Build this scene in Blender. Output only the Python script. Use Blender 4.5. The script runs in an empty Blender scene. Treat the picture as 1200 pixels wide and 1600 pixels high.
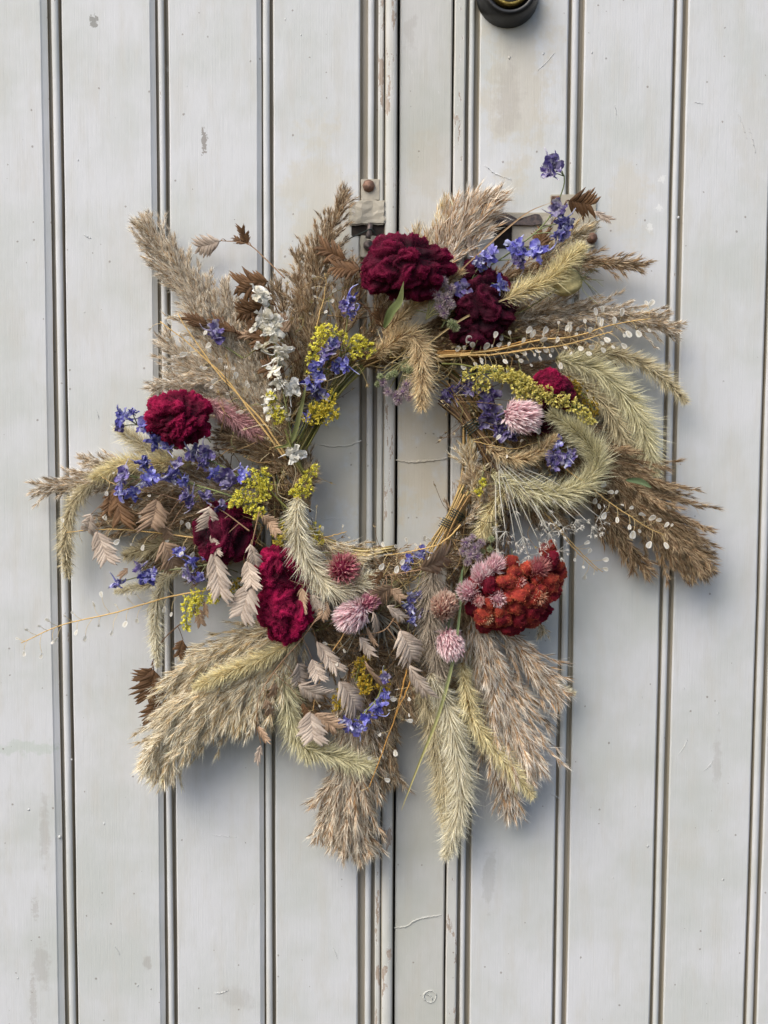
import bpy, bmesh, math, random
import numpy as np
from mathutils import Vector, Matrix

# ------------------------------------------------------------------ camera
scn = bpy.context.scene
COL = scn.collection
FPX = 1600.0                      # focal length in photo pixels (1200 x 1600)
SCALE = 0.0006                    # metres per photo pixel on the door, mid frame
DIST = FPX * SCALE
PITCH = math.atan(FPX / 22787.0)
ROLL = math.atan(106.0 / 22787.0)
TGT = Vector((0, 0, 1.5))
FW = Vector((0, math.cos(PITCH), -math.sin(PITCH)))
R0 = Vector((1, 0, 0)); U0 = R0.cross(FW)
RT = R0 * math.cos(ROLL) + U0 * math.sin(ROLL)
UP = U0 * math.cos(ROLL) - R0 * math.sin(ROLL)
CAM = TGT - FW * DIST
cd = bpy.data.cameras.new('camera'); cam = bpy.data.objects.new('camera', cd); COL.objects.link(cam)
cd.sensor_fit = 'VERTICAL'; cd.sensor_height = 36.0; cd.lens = 36.0 * FPX / 1600.0
cd.clip_start = 0.01; cd.clip_end = 200
M = Matrix((RT, UP, -FW)).transposed().to_4x4(); M.translation = CAM
cam.matrix_world = M
scn.camera = cam

# ------------------------------------------------------------------ light
SUN_EL, SUN_AZ = math.radians(47), math.radians(222)    # azimuth from +Y towards +X
sv = Vector((math.sin(SUN_AZ) * math.cos(SUN_EL), math.cos(SUN_AZ) * math.cos(SUN_EL), math.sin(SUN_EL)))
w = bpy.data.worlds.new('World'); scn.world = w; w.use_nodes = True
nt = w.node_tree; bg = nt.nodes['Background']
sky = nt.nodes.new('ShaderNodeTexSky'); sky.sky_type = 'NISHITA'; sky.sun_disc = False
sky.sun_elevation = SUN_EL; sky.sun_rotation = SUN_AZ; sky.air_density = 0.9; sky.dust_density = 2.8; sky.ozone_density = 1.0
nt.links.new(sky.outputs[0], bg.inputs[0]); bg.inputs[1].default_value = 0.11
sl = bpy.data.lights.new('sun', 'SUN'); sl.energy = 1.5; sl.angle = math.radians(48); sl.color = (1.0, 0.96, 0.87)
so = bpy.data.objects.new('sun', sl); COL.objects.link(so)
so.rotation_euler = sv.to_track_quat('Z', 'Y').to_euler(); so.location = sv * 5
scn.view_settings.view_transform = 'Standard'; scn.view_settings.look = 'None'
scn.view_settings.gamma = 1.0; scn.view_settings.use_curve_mapping = False
scn.view_settings.exposure = 0.98
try:
    scn.cycles.max_bounces = 5; scn.cycles.diffuse_bounces = 4; scn.cycles.glossy_bounces = 2; scn.cycles.transmission_bounces = 4
except Exception: pass

# ------------------------------------------------------------------ helpers
rng = np.random.default_rng(7)
random.seed(7)

def P(px, py, d=0.0):
    """world point seen at photo pixel (px,py), d millimetres in front of the door face"""
    r = FW + RT * ((px - 600) / FPX) - UP * ((py - 800) / FPX)
    t = (-d * 0.001 - CAM.y) / r.y
    return np.array(CAM + r * t)

def lin(c):
    c = np.asarray(c, float) / 255.0
    return np.where(c <= 0.04045, c / 12.92, ((c + 0.055) / 1.055) ** 2.4)

def nrm(a):
    return a / np.maximum(np.linalg.norm(a, axis=-1, keepdims=True), 1e-9)

class Geo:
    def __init__(s): s.v = []; s.f = []; s.c = []; s.sm = []; s.n = 0
    def add(s, v, f, c, smooth=False):
        v = np.asarray(v, float).reshape(-1, 3); f = np.asarray(f, int).reshape(-1, 3)
        c = np.asarray(c, float)
        if c.ndim == 1: c = np.tile(c, (len(v), 1))
        s.v.append(v); s.f.append(f + s.n); s.c.append(c); s.sm.append(np.full(len(f), smooth)); s.n += len(v)
    def mesh(s, name, origin=(0, 0, 0), clamp=True):
        v = np.concatenate(s.v); f = np.concatenate(s.f); c = np.concatenate(s.c); sm = np.concatenate(s.sm)
        if clamp: v[:, 1] = np.minimum(v[:, 1], -0.0025)
        v = v - np.asarray(origin)
        me = bpy.data.meshes.new(name)
        me.vertices.add(len(v)); me.vertices.foreach_set('co', v.astype(np.float32).ravel())
        me.loops.add(f.size); me.loops.foreach_set('vertex_index', f.astype(np.int32).ravel())
        me.polygons.add(len(f)); me.polygons.foreach_set('loop_start', np.arange(0, f.size, 3, dtype=np.int32))
        me.polygons.foreach_set('use_smooth', sm)
        at = me.attributes.new('Col', 'FLOAT_COLOR', 'POINT')
        at.data.foreach_set('color', np.hstack([np.clip(c, 0, 1), np.ones((len(c), 1))]).astype(np.float32).ravel())
        me.update(calc_edges=True)
        return me

WO = {}
def empty(name, loc, label, cat):
    o = bpy.data.objects.new(name, None); COL.objects.link(o); o.location = loc; o.empty_display_size = 0.05
    WO[o] = np.array(loc, float); o['label'] = label; o['category'] = cat
    return o
def link(name, me, parent, loc, rot=None, scale=None, label=None, kind=None):
    o = bpy.data.objects.new(name, me); COL.objects.link(o); o.parent = parent
    o.location = np.asarray(loc) - WO[parent]; WO[o] = np.array(loc, float)
    if rot is not None: o.rotation_euler = rot.to_euler()
    if scale is not None: o.scale = scale if hasattr(scale, '__len__') else (scale,) * 3
    if label: o['label'] = label
    if kind: o['kind'] = kind
    return o
def part(name, G, mat, parent, origin=None, label=None, kind=None, clamp=True):
    if origin is None: origin = np.concatenate(G.v).mean(axis=0)
    me = G.mesh(name, origin, clamp); me.materials.append(mat)
    return link(name, me, parent, origin, label=label, kind=kind)

def curve(pts, d, n=40):
    """Catmull-Rom through photo points, depth d: number, (start,end) or one per point"""
    m = len(pts)
    d = np.atleast_1d(np.asarray(d, float))
    d = np.interp(np.linspace(0, 1, m), np.linspace(0, 1, len(d)), d)
    w = np.array([P(x, y, z) for (x, y), z in zip(pts, d)])
    return smooth(w, n)
def smooth(w, n=40):
    w = np.asarray(w, float)
    if len(w) == 2: return w[0] + (w[1] - w[0]) * np.linspace(0, 1, n)[:, None]
    q = np.vstack([2 * w[0] - w[1], w, 2 * w[-1] - w[-2]])
    out = []
    ts = np.linspace(0, len(w) - 1 - 1e-6, n * 2)
    for t in ts:
        i = int(t); u = t - i; a, b, c, e = q[i], q[i + 1], q[i + 2], q[i + 3]
        out.append(.5 * (2 * b + (c - a) * u + (2 * a - 5 * b + 4 * c - e) * u * u + (3 * b - a - 3 * c + e) * u ** 3))
    out = np.array(out)
    s = np.r_[0, np.cumsum(np.linalg.norm(np.diff(out, axis=0), axis=1))]
    return np.stack([np.interp(np.linspace(0, s[-1], n), s, out[:, k]) for k in range(3)], 1)
def at_curve(C, t):
    x = np.asarray(t) * (len(C) - 1)
    i = np.clip(x.astype(int), 0, len(C) - 2); u = (x - i)[:, None]
    T = nrm(np.gradient(C, axis=0))
    return C[i] * (1 - u) + C[i + 1] * u, nrm(T[i] * (1 - u) + T[i + 1] * u)
def frame(T):
    ref = np.tile(np.array([0., -1., 0.]), (len(T), 1))
    N = nrm(np.cross(T, ref)); B = nrm(np.cross(N, T))
    return N, B                      # N lies in the picture plane, B points to the viewer
def clen(C): return np.linalg.norm(np.diff(C, axis=0), axis=1).sum()

def blades(G, B, D, L, W, c0, c1, bend=None, var=0.15, mid=0.4):
    N = len(B); D = nrm(D); L = np.broadcast_to(L, (N,))[:, None]; W = np.broadcast_to(W, (N,))[:, None]
    side = nrm(np.cross(D, rng.normal(size=(N, 3)))) * W * .5
    bd = 0 if bend is None else bend
    m = B + D * L * mid + (0 if bend is None else bend * mid * mid); t = B + D * L + bd
    v = np.stack([B, m + side, m - side, t], 1).reshape(-1, 3)
    k = np.arange(N)[:, None] * 4
    f = np.concatenate([k + np.array([[0, 1, 2]]), k + np.array([[1, 3, 2]])])
    c0 = np.broadcast_to(c0, (N, 3)); c1 = np.broadcast_to(c1, (N, 3))
    br = (1 + rng.normal(0, var, (N, 1))).clip(.5, 1.6)
    c = np.stack([c0 * br, (c0 * .5 + c1 * .5) * br, (c0 * .5 + c1 * .5) * br, c1 * br], 1).reshape(-1, 3)
    G.add(v, f, c)

def tube(G, C, r0, r1=None, col=(.5, .5, .5), col1=None, sides=5):
    n = len(C); r1 = r0 if r1 is None else r1
    r = (np.linspace(r0, r1, n) if np.ndim(r0) == 0 else np.asarray(r0))[:, None, None]
    T = nrm(np.gradient(C, axis=0)); N, B = frame(T)
    bad = np.linalg.norm(np.cross(T, [0, -1, 0]), axis=1) < .05
    if bad.any():
        N = nrm(np.cross(T, np.array([[.3, 0, 1.]]))); B = nrm(np.cross(N, T))
    a = np.linspace(0, 2 * np.pi, sides, endpoint=False)
    v = C[:, None] + r * (np.cos(a)[None, :, None] * N[:, None] + np.sin(a)[None, :, None] * B[:, None])
    f = []
    for i in range(n - 1):
        for j in range(sides):
            a0, a1 = i * sides + j, i * sides + (j + 1) % sides
            f += [(a0, a1, a1 + sides), (a0, a1 + sides, a0 + sides)]
    for j in range(1, sides - 1):
        f += [(0, j + 1, j), ((n - 1) * sides, (n - 1) * sides + j, (n - 1) * sides + j + 1)]
    col = np.asarray(col, float); col1 = col if col1 is None else np.asarray(col1, float)
    c = np.repeat(col + (col1 - col) * np.linspace(0, 1, n)[:, None], sides, axis=0)
    G.add(v.reshape(-1, 3), f, c, True)

def grid(G, V, c):                    # V (a,b,3)
    a, b = V.shape[:2]; f = []
    for i in range(a - 1):
        for j in range(b - 1):
            k = i * b + j
            f += [(k, k + 1, k + b + 1), (k, k + b + 1, k + b)]
    G.add(V.reshape(-1, 3), f, np.asarray(c).reshape(-1, 3) if np.ndim(c) == 3 else c, True)

_ico = {}
def ico(k):
    if k not in _ico:
        bm = bmesh.new(); bmesh.ops.create_icosphere(bm, subdivisions=k, radius=1)
        bm.verts.ensure_lookup_table()
        _ico[k] = (np.array([v.co[:] for v in bm.verts]), np.array([[v.index for v in f.verts] for f in bm.faces])); bm.free()
    return _ico[k]

def snoise(p, s, seed=0):             # cheap smooth vector noise from sines
    r = np.random.default_rng(seed); out = np.zeros_like(p)
    for k in range(4):
        A = r.normal(size=(3, 3)) * s * (1.0 + .6 * k); ph = r.uniform(0, 6.28, 3)
        out += np.sin(p @ A + ph) / (1 + .6 * k)
    return out / 2.2

# ------------------------------------------------------------------ materials
class NT:
    def __init__(s, name):
        s.m = bpy.data.materials.new(name); s.m.use_nodes = True; s.t = s.m.node_tree
        s.b = s.t.nodes['Principled BSDF']; s.out = s.t.nodes['Material Output']
    def n(s, ty, **kw):
        x = s.t.nodes.new(ty)
        for k, v in kw.items(): setattr(x, k, v)
        return x
    def l(s, a, b): s.t.links.new(a, b)
    def val(s, x, sock):
        if hasattr(x, 'is_linked'): s.l(x, sock)
        else: sock.default_value = x
    def math(s, op, a, b=0.0, c=None, clamp=False):
        x = s.n('ShaderNodeMath', operation=op); x.use_clamp = clamp
        s.val(a, x.inputs[0]); s.val(b, x.inputs[1])
        if c is not None: s.val(c, x.inputs[2])
        return x.outputs[0]
    def noise(s, vec, scale, detail=3, rough=.55):
        x = s.n('ShaderNodeTexNoise'); s.l(vec, x.inputs['Vector']); x.inputs['Scale'].default_value = scale
        x.inputs['Detail'].default_value = detail; x.inputs['Roughness'].default_value = rough
        return x.outputs['Fac']
    def ramp(s, fac, lo, hi):
        x = s.n('ShaderNodeMapRange'); s.l(fac, x.inputs[0]); x.inputs[1].default_value = lo; x.inputs[2].default_value = hi
        x.interpolation_type = 'SMOOTHSTEP'; return x.outputs[0]
    def mix(s, fac, a, b):
        x = s.n('ShaderNodeMix', data_type='RGBA'); s.val(fac, x.inputs[0])
        for v, i in ((a, 6), (b, 7)):
            if hasattr(v, 'is_linked'): s.l(v, x.inputs[i])
            else: x.inputs[i].default_value = (*v, 1)
        return x.outputs[2]
    def scaled(s, vec, sc):
        x = s.n('ShaderNodeVectorMath', operation='MULTIPLY'); s.l(vec, x.inputs[0]); x.inputs[1].default_value = sc
        return x.outputs[0]

def plant_mat(name, rough=.75, trans=.3, sheen=0., nsc=400., namp=.25, spec=.25, ov=0.):
    t = NT(name); at = t.n('ShaderNodeAttribute', attribute_name='Col')
    pos = t.n('ShaderNodeNewGeometry').outputs['Position']
    f = t.noise(pos, nsc, 2)
    g = t.math('MULTIPLY_ADD', f, 2 * namp, 1 - namp)
    if ov:
        rd = t.n('ShaderNodeObjectInfo').outputs['Random']; g = t.math('MULTIPLY', g, t.math('MULTIPLY_ADD', rd, 2 * ov, 1 - ov))
    v = t.n('ShaderNodeVectorMath', operation='SCALE'); t.l(at.outputs['Color'], v.inputs[0]); t.l(g, v.inputs['Scale'])
    c = v.outputs[0]
    t.l(c, t.b.inputs['Base Color']); t.b.inputs['Roughness'].default_value = rough
    t.b.inputs['Specular IOR Level'].default_value = spec
    if sheen: t.b.inputs['Sheen Weight'].default_value = sheen; t.b.inputs['Sheen Roughness'].default_value = .4; t.l(c, t.b.inputs['Sheen Tint'])
    if trans:
        tr = t.n('ShaderNodeBsdfTranslucent'); t.l(c, tr.inputs[0]); mx = t.n('ShaderNodeMixShader'); mx.inputs[0].default_value = trans
        t.l(t.b.outputs[0], mx.inputs[1]); t.l(tr.outputs[0], mx.inputs[2]); t.l(mx.outputs[0], t.out.inputs[0])
    return t.m
M_FOX = plant_mat('foxtail_bristle', .7, .22)
M_PLUME = plant_mat('reed_plume_hair', .6, .2, spec=.35)
M_VELVET = plant_mat('cockscomb_velvet', .8, .15, sheen=.25, namp=.3)
M_PETAL = plant_mat('dried_petal', .7, .35, nsc=600, ov=.22)
M_GOLD = plant_mat('goldenrod_floret', .75, .3)
M_OAT = plant_mat('sea_oat_glume', .6, .25, nsc=900, namp=.25, ov=.18)
M_BRACT = plant_mat('globe_bract', .6, .3)
M_STEM = plant_mat('dried_stem', .65, .05, nsc=700)
M_POD = plant_mat('papery_pod', .45, .45, nsc=900, namp=.12, spec=.4)
t_ = M_POD.node_tree; mx_ = t_.nodes.new('ShaderNodeMixShader'); tp_ = t_.nodes.new('ShaderNodeBsdfTransparent'); o_ = t_.nodes['Material Output']
src_ = o_.inputs[0].links[0].from_socket; mx_.inputs[0].default_value = .1; t_.links.new(src_, mx_.inputs[1]); t_.links.new(tp_.outputs[0], mx_.inputs[2]); t_.links.new(mx_.outputs[0], o_.inputs[0])
M_PUFF = plant_mat('mauve_puff', .8, .35)
M_WIRE = plant_mat('green_wire', .4, 0, spec=.5)

STAINS_AND_LIGHT = []   # (px,py,rx,ry,strength,colour) dirt, chips and painted warm light on the boards
def paint_mat(name, base, worn=0., chips=0.02, stains_and_light=(), rough=.58, streak=1.0):
    t = NT(name); pos = t.n('ShaderNodeNewGeometry').outputs['Position']
    big = t.noise(pos, 9, 4, .6); med = t.noise(t.scaled(pos, (60, 60, 14)), 1, 4, .6)
    grain = t.noise(t.scaled(pos, (900, 900, 16)), 1, 3, .6)
    fine = t.noise(pos, 900, 3, .6); lump = t.noise(t.scaled(pos, (150, 150, 60)), 1, 3, .55)
    b = np.asarray(base)
    c = t.mix(t.ramp(big, .35, .68), tuple(b * (1.04, 1.03, 1.06)), tuple(b * (.88, .89, .86)))
    c = t.mix(t.math('MULTIPLY', t.ramp(med, .46, .72), .5), c, tuple(b * (.9, .86, .8)))
    c = t.mix(t.math('MULTIPLY', t.ramp(grain, .5, .8), .26 * streak), c, tuple(b * (.84, .83, .83)))
    wns = [t.noise(pos, 38, 4, .7), t.noise(pos, 95, 4, .7), t.noise(pos, 330, 2, .7)] if stains_and_light else None
    wsep = t.n('ShaderNodeSeparateXYZ'); t.l(pos, wsep.inputs[0])
    for (px, py, rx, ry, st, col) in stains_and_light:
        q = P(px, py, 0)
        dx = t.math('DIVIDE', t.math('SUBTRACT', wsep.outputs[0], float(q[0])), rx * SCALE)
        dz = t.math('DIVIDE', t.math('SUBTRACT', wsep.outputs[2], float(q[2])), ry * SCALE)
        r = t.math('SQRT', t.math('ADD', t.math('MULTIPLY', dx, dx), t.math('MULTIPLY', dz, dz)))
        k = min(rx, ry); wn = wns[0 if k > 20 else (1 if k > 7.5 else 2)]
        r = t.math('ADD', r, t.math('MULTIPLY_ADD', wn, 3.2, -1.6))
        mk = t.ramp(r, 1.1, .45 if st < .6 else .95)
        c = t.mix(t.math('MULTIPLY', mk, st), c, tuple(lin(col)))
    # tiny specks of dirt
    vo = t.n('ShaderNodeTexVoronoi'); vo.inputs['Scale'].default_value = 130; t.l(pos, vo.inputs['Vector'])
    sp = t.n('ShaderNodeSeparateColor'); t.l(vo.outputs['Color'], sp.inputs[0])
    rad = t.math('MULTIPLY', t.ramp(sp.outputs[0], .80, 1.0), .14)
    spk = t.math('LESS_THAN', t.math('ADD', vo.outputs['Distance'], t.math('MULTIPLY_ADD', fine, .16, -.08)), rad)
    c = t.mix(t.math('MULTIPLY', spk, .55), c, tuple(lin((105, 92, 78))))
    # flaked paint
    ch = t.noise(t.scaled(pos, (130, 130, 38)), 1, 5, .68); ch2 = t.noise(pos, 14, 2)
    thr = t.math('ADD', ch, t.math('MULTIPLY_ADD', ch2, .35, -.175))
    flk = t.ramp(thr, .80 - worn, .815 - worn)
    woodn = t.noise(t.scaled(pos, (700, 700, 60)), 1, 3)
    wood = t.mix(woodn, tuple(lin((190, 182, 172))), tuple(lin((128, 104, 82))))
    c = t.mix(flk, c, wood)
    edge = t.math('MULTIPLY', t.ramp(thr, .775 - worn, .80 - worn), t.math('SUBTRACT', 1.0, flk))
    c = t.mix(t.math('MULTIPLY', edge, .5 if worn else .25), c, tuple(lin((222, 222, 220))))
    t.l(c, t.b.inputs['Base Color'])
    t.l(t.math('MULTIPLY_ADD', med, .3, rough - .12), t.b.inputs['Roughness'])
    t.b.inputs['Specular IOR Level'].default_value = .35
    h = t.math('ADD', t.math('MULTIPLY', grain, .45 * streak), t.math('ADD', t.math('MULTIPLY', fine, .10), t.math('MULTIPLY', lump, .7)))
    h = t.math('ADD', h, t.math('MULTIPLY', flk, -1.2)); h = t.math('ADD', h, t.math('MULTIPLY', spk, .5))
    bp = t.n('ShaderNodeBump'); bp.inputs['Strength'].default_value = .55; bp.inputs['Distance'].default_value = .0007
    t.l(h, bp.inputs['Height']); t.l(bp.outputs[0], t.b.inputs['Normal'])
    return t.m
PAINT = (.553, .564, .553)
GREY = (148, 140, 132); GREEN = (172, 182, 170); TAN = (170, 152, 125)
M_LEFT = paint_mat('painted_board_left', PAINT, stains_and_light=[
    (40, 1168, 62, 13, .5, GREEN), (70, 1300, 9, 70, .28, GREY), (65, 1510, 16, 40, .3, GREY), (52, 1570, 6, 60, .3, GREY),
    (147, 33, 6, 9, .7, (110, 108, 100)), (319, 220, 4, 18, .7, (118, 110, 100)), (500, 330, 60, 150, .4, (190, 182, 160)), (520, 730, 60, 120, .4, (180, 172, 148)),  # last entry paints the warm bounced light inside the wreath opening
    (230, 1505, 8, 12, .4, GREY), (375, 1560, 30, 22, .22, GREY), (55, 1420, 6, 20, .3, GREY)])
M_RIGHT = paint_mat('painted_board_right', PAINT, stains_and_light=[
    (810, 120, 60, 160, .45, (186, 176, 152)), (795, 150, 22, 60, .25, GREY), (980, 320, 35, 70, .3, (190, 178, 150)),
    (1030, 325, 6, 6, .55, (226, 226, 222)), (1035, 280, 6, 7, .55, (226, 226, 222)), (1015, 355, 5, 8, .55, (226, 226, 222)),
    (1180, 220, 35, 90, .3, (186, 184, 176)), (1120, 1190, 8, 45, .25, GREY), (1075, 1330, 30, 50, .2, (180, 176, 160)), (765, 1370, 12, 50, .3, (150, 148, 138))])
M_BEAD = paint_mat('painted_bead', np.array(PAINT) * .96, worn=.10)
M_STRIP = paint_mat('painted_strip', np.array(PAINT) * np.array((.88, .865, .82)), worn=.07, stains_and_light=[(665, 260, 30, 60, .35, (176, 168, 148)), (662, 715, 60, 110, .45, (182, 168, 138)), (640, 50, 12, 30, .25, GREY)])  # middle entry is warm bounce from the wreath, painted onto the strip
M_WORN = paint_mat('flaking_strip', np.array(PAINT) * np.array((.95, .93, .88)), worn=.21)
M_GROOVE = paint_mat('groove_paint', np.array(PAINT) * np.array((.56, .50, .41)), worn=.08)
def metal_mat(name, c1, c2, rough=.55, metallic=.6, sc=250):
    t = NT(name); pos = t.n('ShaderNodeNewGeometry').outputs['Position']
    f = t.noise(pos, sc, 4, .65)
    t.l(t.mix(t.ramp(f, .35, .65), tuple(lin(c1)), tuple(lin(c2))), t.b.inputs['Base Color'])
    t.b.inputs['Metallic'].default_value = metallic; t.b.inputs['Roughness'].default_value = rough
    bp = t.n('ShaderNodeBump'); bp.inputs['Strength'].default_value = .5; bp.inputs['Distance'].default_value = .0006
    t.l(f, bp.inputs['Height']); t.l(bp.outputs[0], t.b.inputs['Normal'])
    return t.m
M_RUST = metal_mat('rusty_iron', (92, 70, 58), (128, 96, 78), .6, .35)
M_IRON = metal_mat('dark_iron', (72, 66, 66), (105, 92, 86), .5, .5)
M_BLACK = metal_mat('black_lacquer', (26, 26, 26), (36, 35, 33), .38, 0., 120)
M_BRASS = metal_mat('old_brass', (170, 148, 80), (120, 100, 52), .35, .9, 400)
M_STEEL = metal_mat('keyway_steel', (150, 150, 150), (110, 110, 108), .35, .9, 400)
M_DARK = metal_mat('dark_gap', (30, 24, 20), (46, 36, 28), .9, 0.)
M_HWPAINT = paint_mat('painted_hardware', np.array(PAINT) * np.array((.74, .66, .54)), worn=.17)

# ------------------------------------------------------------------ the double door
ZB, ZT = P(600, 1600)[2] - .30, P(600, 0)[2] + .30
YT, YB = 30., 1570.
def wx(xt, xb):                       # door-plane x of a vertical line seen at xt (row 30) and xb (row 1570)
    return .5 * (P(xt, YT)[0] + P(xb, YB)[0])
def extrude(prof, z0=None, z1=None, wob=0., grime=()):   # prof: (x,y) list, closed solid with fine rows so edges can waver
    z0 = ZB if z0 is None else z0; z1 = ZT if z1 is None else z1
    G = Geo(); prof = np.asarray(prof); n = len(prof); rows = 60 if wob else 2
    zs = np.linspace(z0, z1, rows); V = np.zeros((rows, n, 3))
    V[:, :, 0] = prof[:, 0]; V[:, :, 1] = prof[:, 1]; V[:, :, 2] = zs[:, None]
    if wob:
        k = rng.uniform(0, 6, 4)
        V[:, :, 0] += (wob * (np.sin(zs * 9 + k[0]) + .6 * np.sin(zs * 23 + k[1]) + .3 * np.sin(zs * 61 + k[2])))[:, None]
        V[:, :, 0] += rng.normal(0, wob * .25, (rows, n))
    f = []
    for i in range(rows - 1):
        for j in range(n):
            a, b = i * n + j, i * n + (j + 1) % n
            f += [(a, b, b + n), (a, b + n, a + n)]
    for j in range(1, n - 1):
        f += [(0, j + 1, j), ((rows - 1) * n, (rows - 1) * n + j, (rows - 1) * n + j + 1)]
    G.add(V.reshape(-1, 3), f, (.5, .5, .5))
    G.mi = np.array([1 if ((i // 2) % n) in grime else 0 for i in range((rows - 1) * n * 2)] + [0] * (2 * (n - 2)))
    return G
MM = .001
def board(xl, xr, sl=.0012, sr=.0012, face=0., dl=6, dr=0):
    dr = dr or (3.0 if sr > .0025 else 6)
    """flat board; sl/sr: width of its sloped left/right edge"""
    return extrude([(xl - sl, dl * MM), (xl - .0003, face + .0010), (xl + .0010, face), (xr - .0010, face), (xr + .0003, face + .0010), (xr + sr, dr * MM), (xr + sr, 16 * MM), (xl - sl, 16 * MM)], wob=.0002, grime=(0, 4, 5, 7) if sr < .0025 else (0, 5, 7))
def bead(xl, xr, top=0.0, base=6 * MM, flat=.0):
    c, r = .5 * (xl + xr), .5 * (xr - xl)
    a = np.linspace(math.pi, 0, 11)
    pr = [(c + r * math.cos(t), base - (base - top) * (max(0, math.sin(t)) ** (.6 - flat))) for t in a]
    return extrude([*pr, (xr, 17 * MM), (xl, 17 * MM)], wob=.00015, grime=(0, 1, 8, 9, 10, 12))
dl = empty('door', (wx(300, 300), 0, ZB), 'left leaf of the pale grey boarded double door, with the iron bolt keeper', 'door')
dr = empty('door', (wx(900, 900), 0, ZB), 'right leaf of the pale grey boarded double door, with the round black deadlock', 'door')
def dpart(name, G, mat, par, label=None):
    v = np.concatenate(G.v); o = v.mean(axis=0)
    ob = part(name, G, mat, par, origin=o, label=label, clamp=False)
    if hasattr(G, 'mi') and G.mi.any():
        ob.data.materials.append(M_GROOVE); ob.data.polygons.foreach_set('material_index', G.mi.astype(np.int32)); ob.data.update()
    return ob
px = SCALE
# planks (left edge, right edge at rows 30 / 1570)
dpart('plank', board(wx(-70, -32), wx(64, 92), sr=8 * px), M_LEFT, dl)
dpart('plank', board(wx(96.5, 122.5), wx(238, 249), sr=6 * px), M_LEFT, dl)
dpart('plank', board(wx(263, 278), wx(402, 408), sr=5 * px), M_LEFT, dl)
dpart('plank', board(wx(429, 430.5), wx(564, 556.5), sr=4 * px), M_LEFT, dl)
for a in ((78.5, 105.5, 92, 118), (246.5, 261, 257, 272), (411, 414, 423.5, 425.5)):
    dpart('bead_moulding', bead(wx(a[0], a[1]), wx(a[2], a[3])), M_BEAD, dl)
dpart('bead_moulding', bead(wx(576, 567), wx(588, 578)), M_BEAD, dl)
dpart('edge_strip', board(wx(594, 584), wx(601.5, 591.5), sl=.0006, sr=.0004, face=-.0008, dr=3), M_WORN, dl)
dpart('edge_strip', bead(wx(603, 593), wx(624, 611), top=-.0045, base=4 * MM, flat=.2), M_WORN, dl, 'flaking rounded edge strip of the left leaf')
dpart('backing', extrude([(wx(-90, -50), 6.6 * MM), (wx(602, 592), 6.6 * MM), (wx(602, 592), 15 * MM), (wx(-90, -50), 15 * MM)]), M_GROOVE, dl)
dpart('plank', board(wx(627.5, 615.5), wx(707, 692), sl=.0004, sr=.0006, face=.0012), M_STRIP, dr, 'narrow flat plank beside the meeting edge')
dpart('edge_strip', board(wx(712, 696), wx(728.5, 711.5), sl=.0006, sr=.0012, face=-.0012), M_WORN, dr, 'flaking edge strip with bare wood')
dpart('bead_moulding', bead(wx(731, 719.5), wx(740, 729.5)), M_BEAD, dr)
dpart('plank', board(wx(747.5, 737.5), wx(886.5, 864), sl=3 * px), M_RIGHT, dr)
dpart('plank', board(wx(913.5, 886.5), wx(1052, 1015), sl=3 * px), M_RIGHT, dr)
dpart('plank', board(wx(1075.5, 1037.5), wx(1208, 1163), sl=3 * px), M_RIGHT, dr)
dpart('plank', board(wx(1232, 1184.5), wx(1370, 1320), sl=2 * px), M_RIGHT, dr)
for a in ((892, 868.5, 904.5, 880.5), (1058, 1019.5, 1068.5, 1031), (1213, 1167.5, 1226, 1180)):
    dpart('bead_moulding', bead(wx(a[0], a[1]), wx(a[2], a[3])), M_BEAD, dr)
dpart('backing', extrude([(wx(712, 697), 6.6 * MM), (wx(1390, 1340), 6.6 * MM), (wx(1390, 1340), 15 * MM), (wx(712, 697), 15 * MM)]), M_GROOVE, dr)
dpart('rear_rebate', extrude([(wx(600, 590), 18 * MM), (wx(720, 705), 18 * MM), (wx(720, 705), 22 * MM), (wx(600, 590), 22 * MM)]), M_DARK, dr)

def boxm(x0, y0, x1, y1, d0, d1, bev=.6, rough=0.):     # block between photo corners, d0..d1 mm in front of door
    a, b = P(x0, y1, d1), P(x1, y0, d1); G = Geo(); bm = bmesh.new()
    bmesh.ops.create_cube(bm, size=1)
    for v in bm.verts:
        v.co.x = a[0] if v.co.x < 0 else b[0]; v.co.z = a[2] if v.co.z < 0 else b[2]; v.co.y = -d0 * MM if v.co.y > 0 else -d1 * MM
    bmesh.ops.bevel(bm, geom=bm.edges[:], offset=bev * MM, segments=2, affect='EDGES')
    if rough:
        bmesh.ops.subdivide_edges(bm, edges=[e for e in bm.edges if e.calc_length() > .004], cuts=5, use_grid_fill=True)
    bmesh.ops.triangulate(bm, faces=bm.faces[:]); bm.verts.index_update()
    v = np.array([q.co[:] for q in bm.verts])
    if rough: v += snoise(v * 1000, .35, 3) * rough * MM * .5
    G.add(v, [[q.index for q in f.verts] for f in bm.faces], (.5, .5, .5)); bm.free(); return G
def lathe(c, prof, n=40, axis='y'):   # prof: (radius m, d mm in front of door); turned about the door normal
    G = Geo(); a = np.linspace(0, 2 * np.pi, n, endpoint=False); m = len(prof)
    V = np.array([[[c[0] + r * math.cos(t), -d * MM, c[2] + r * math.sin(t)] for t in a] for r, d in prof]).reshape(-1, 3)
    f = []
    for i in range(m - 1):
        for j in range(n):
            p, q = i * n + j, i * n + (j + 1) % n
            f += [(p, q, q + n), (p, q + n, p + n)]
    G.add(V, f, (.5, .5, .5), True); return G
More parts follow.
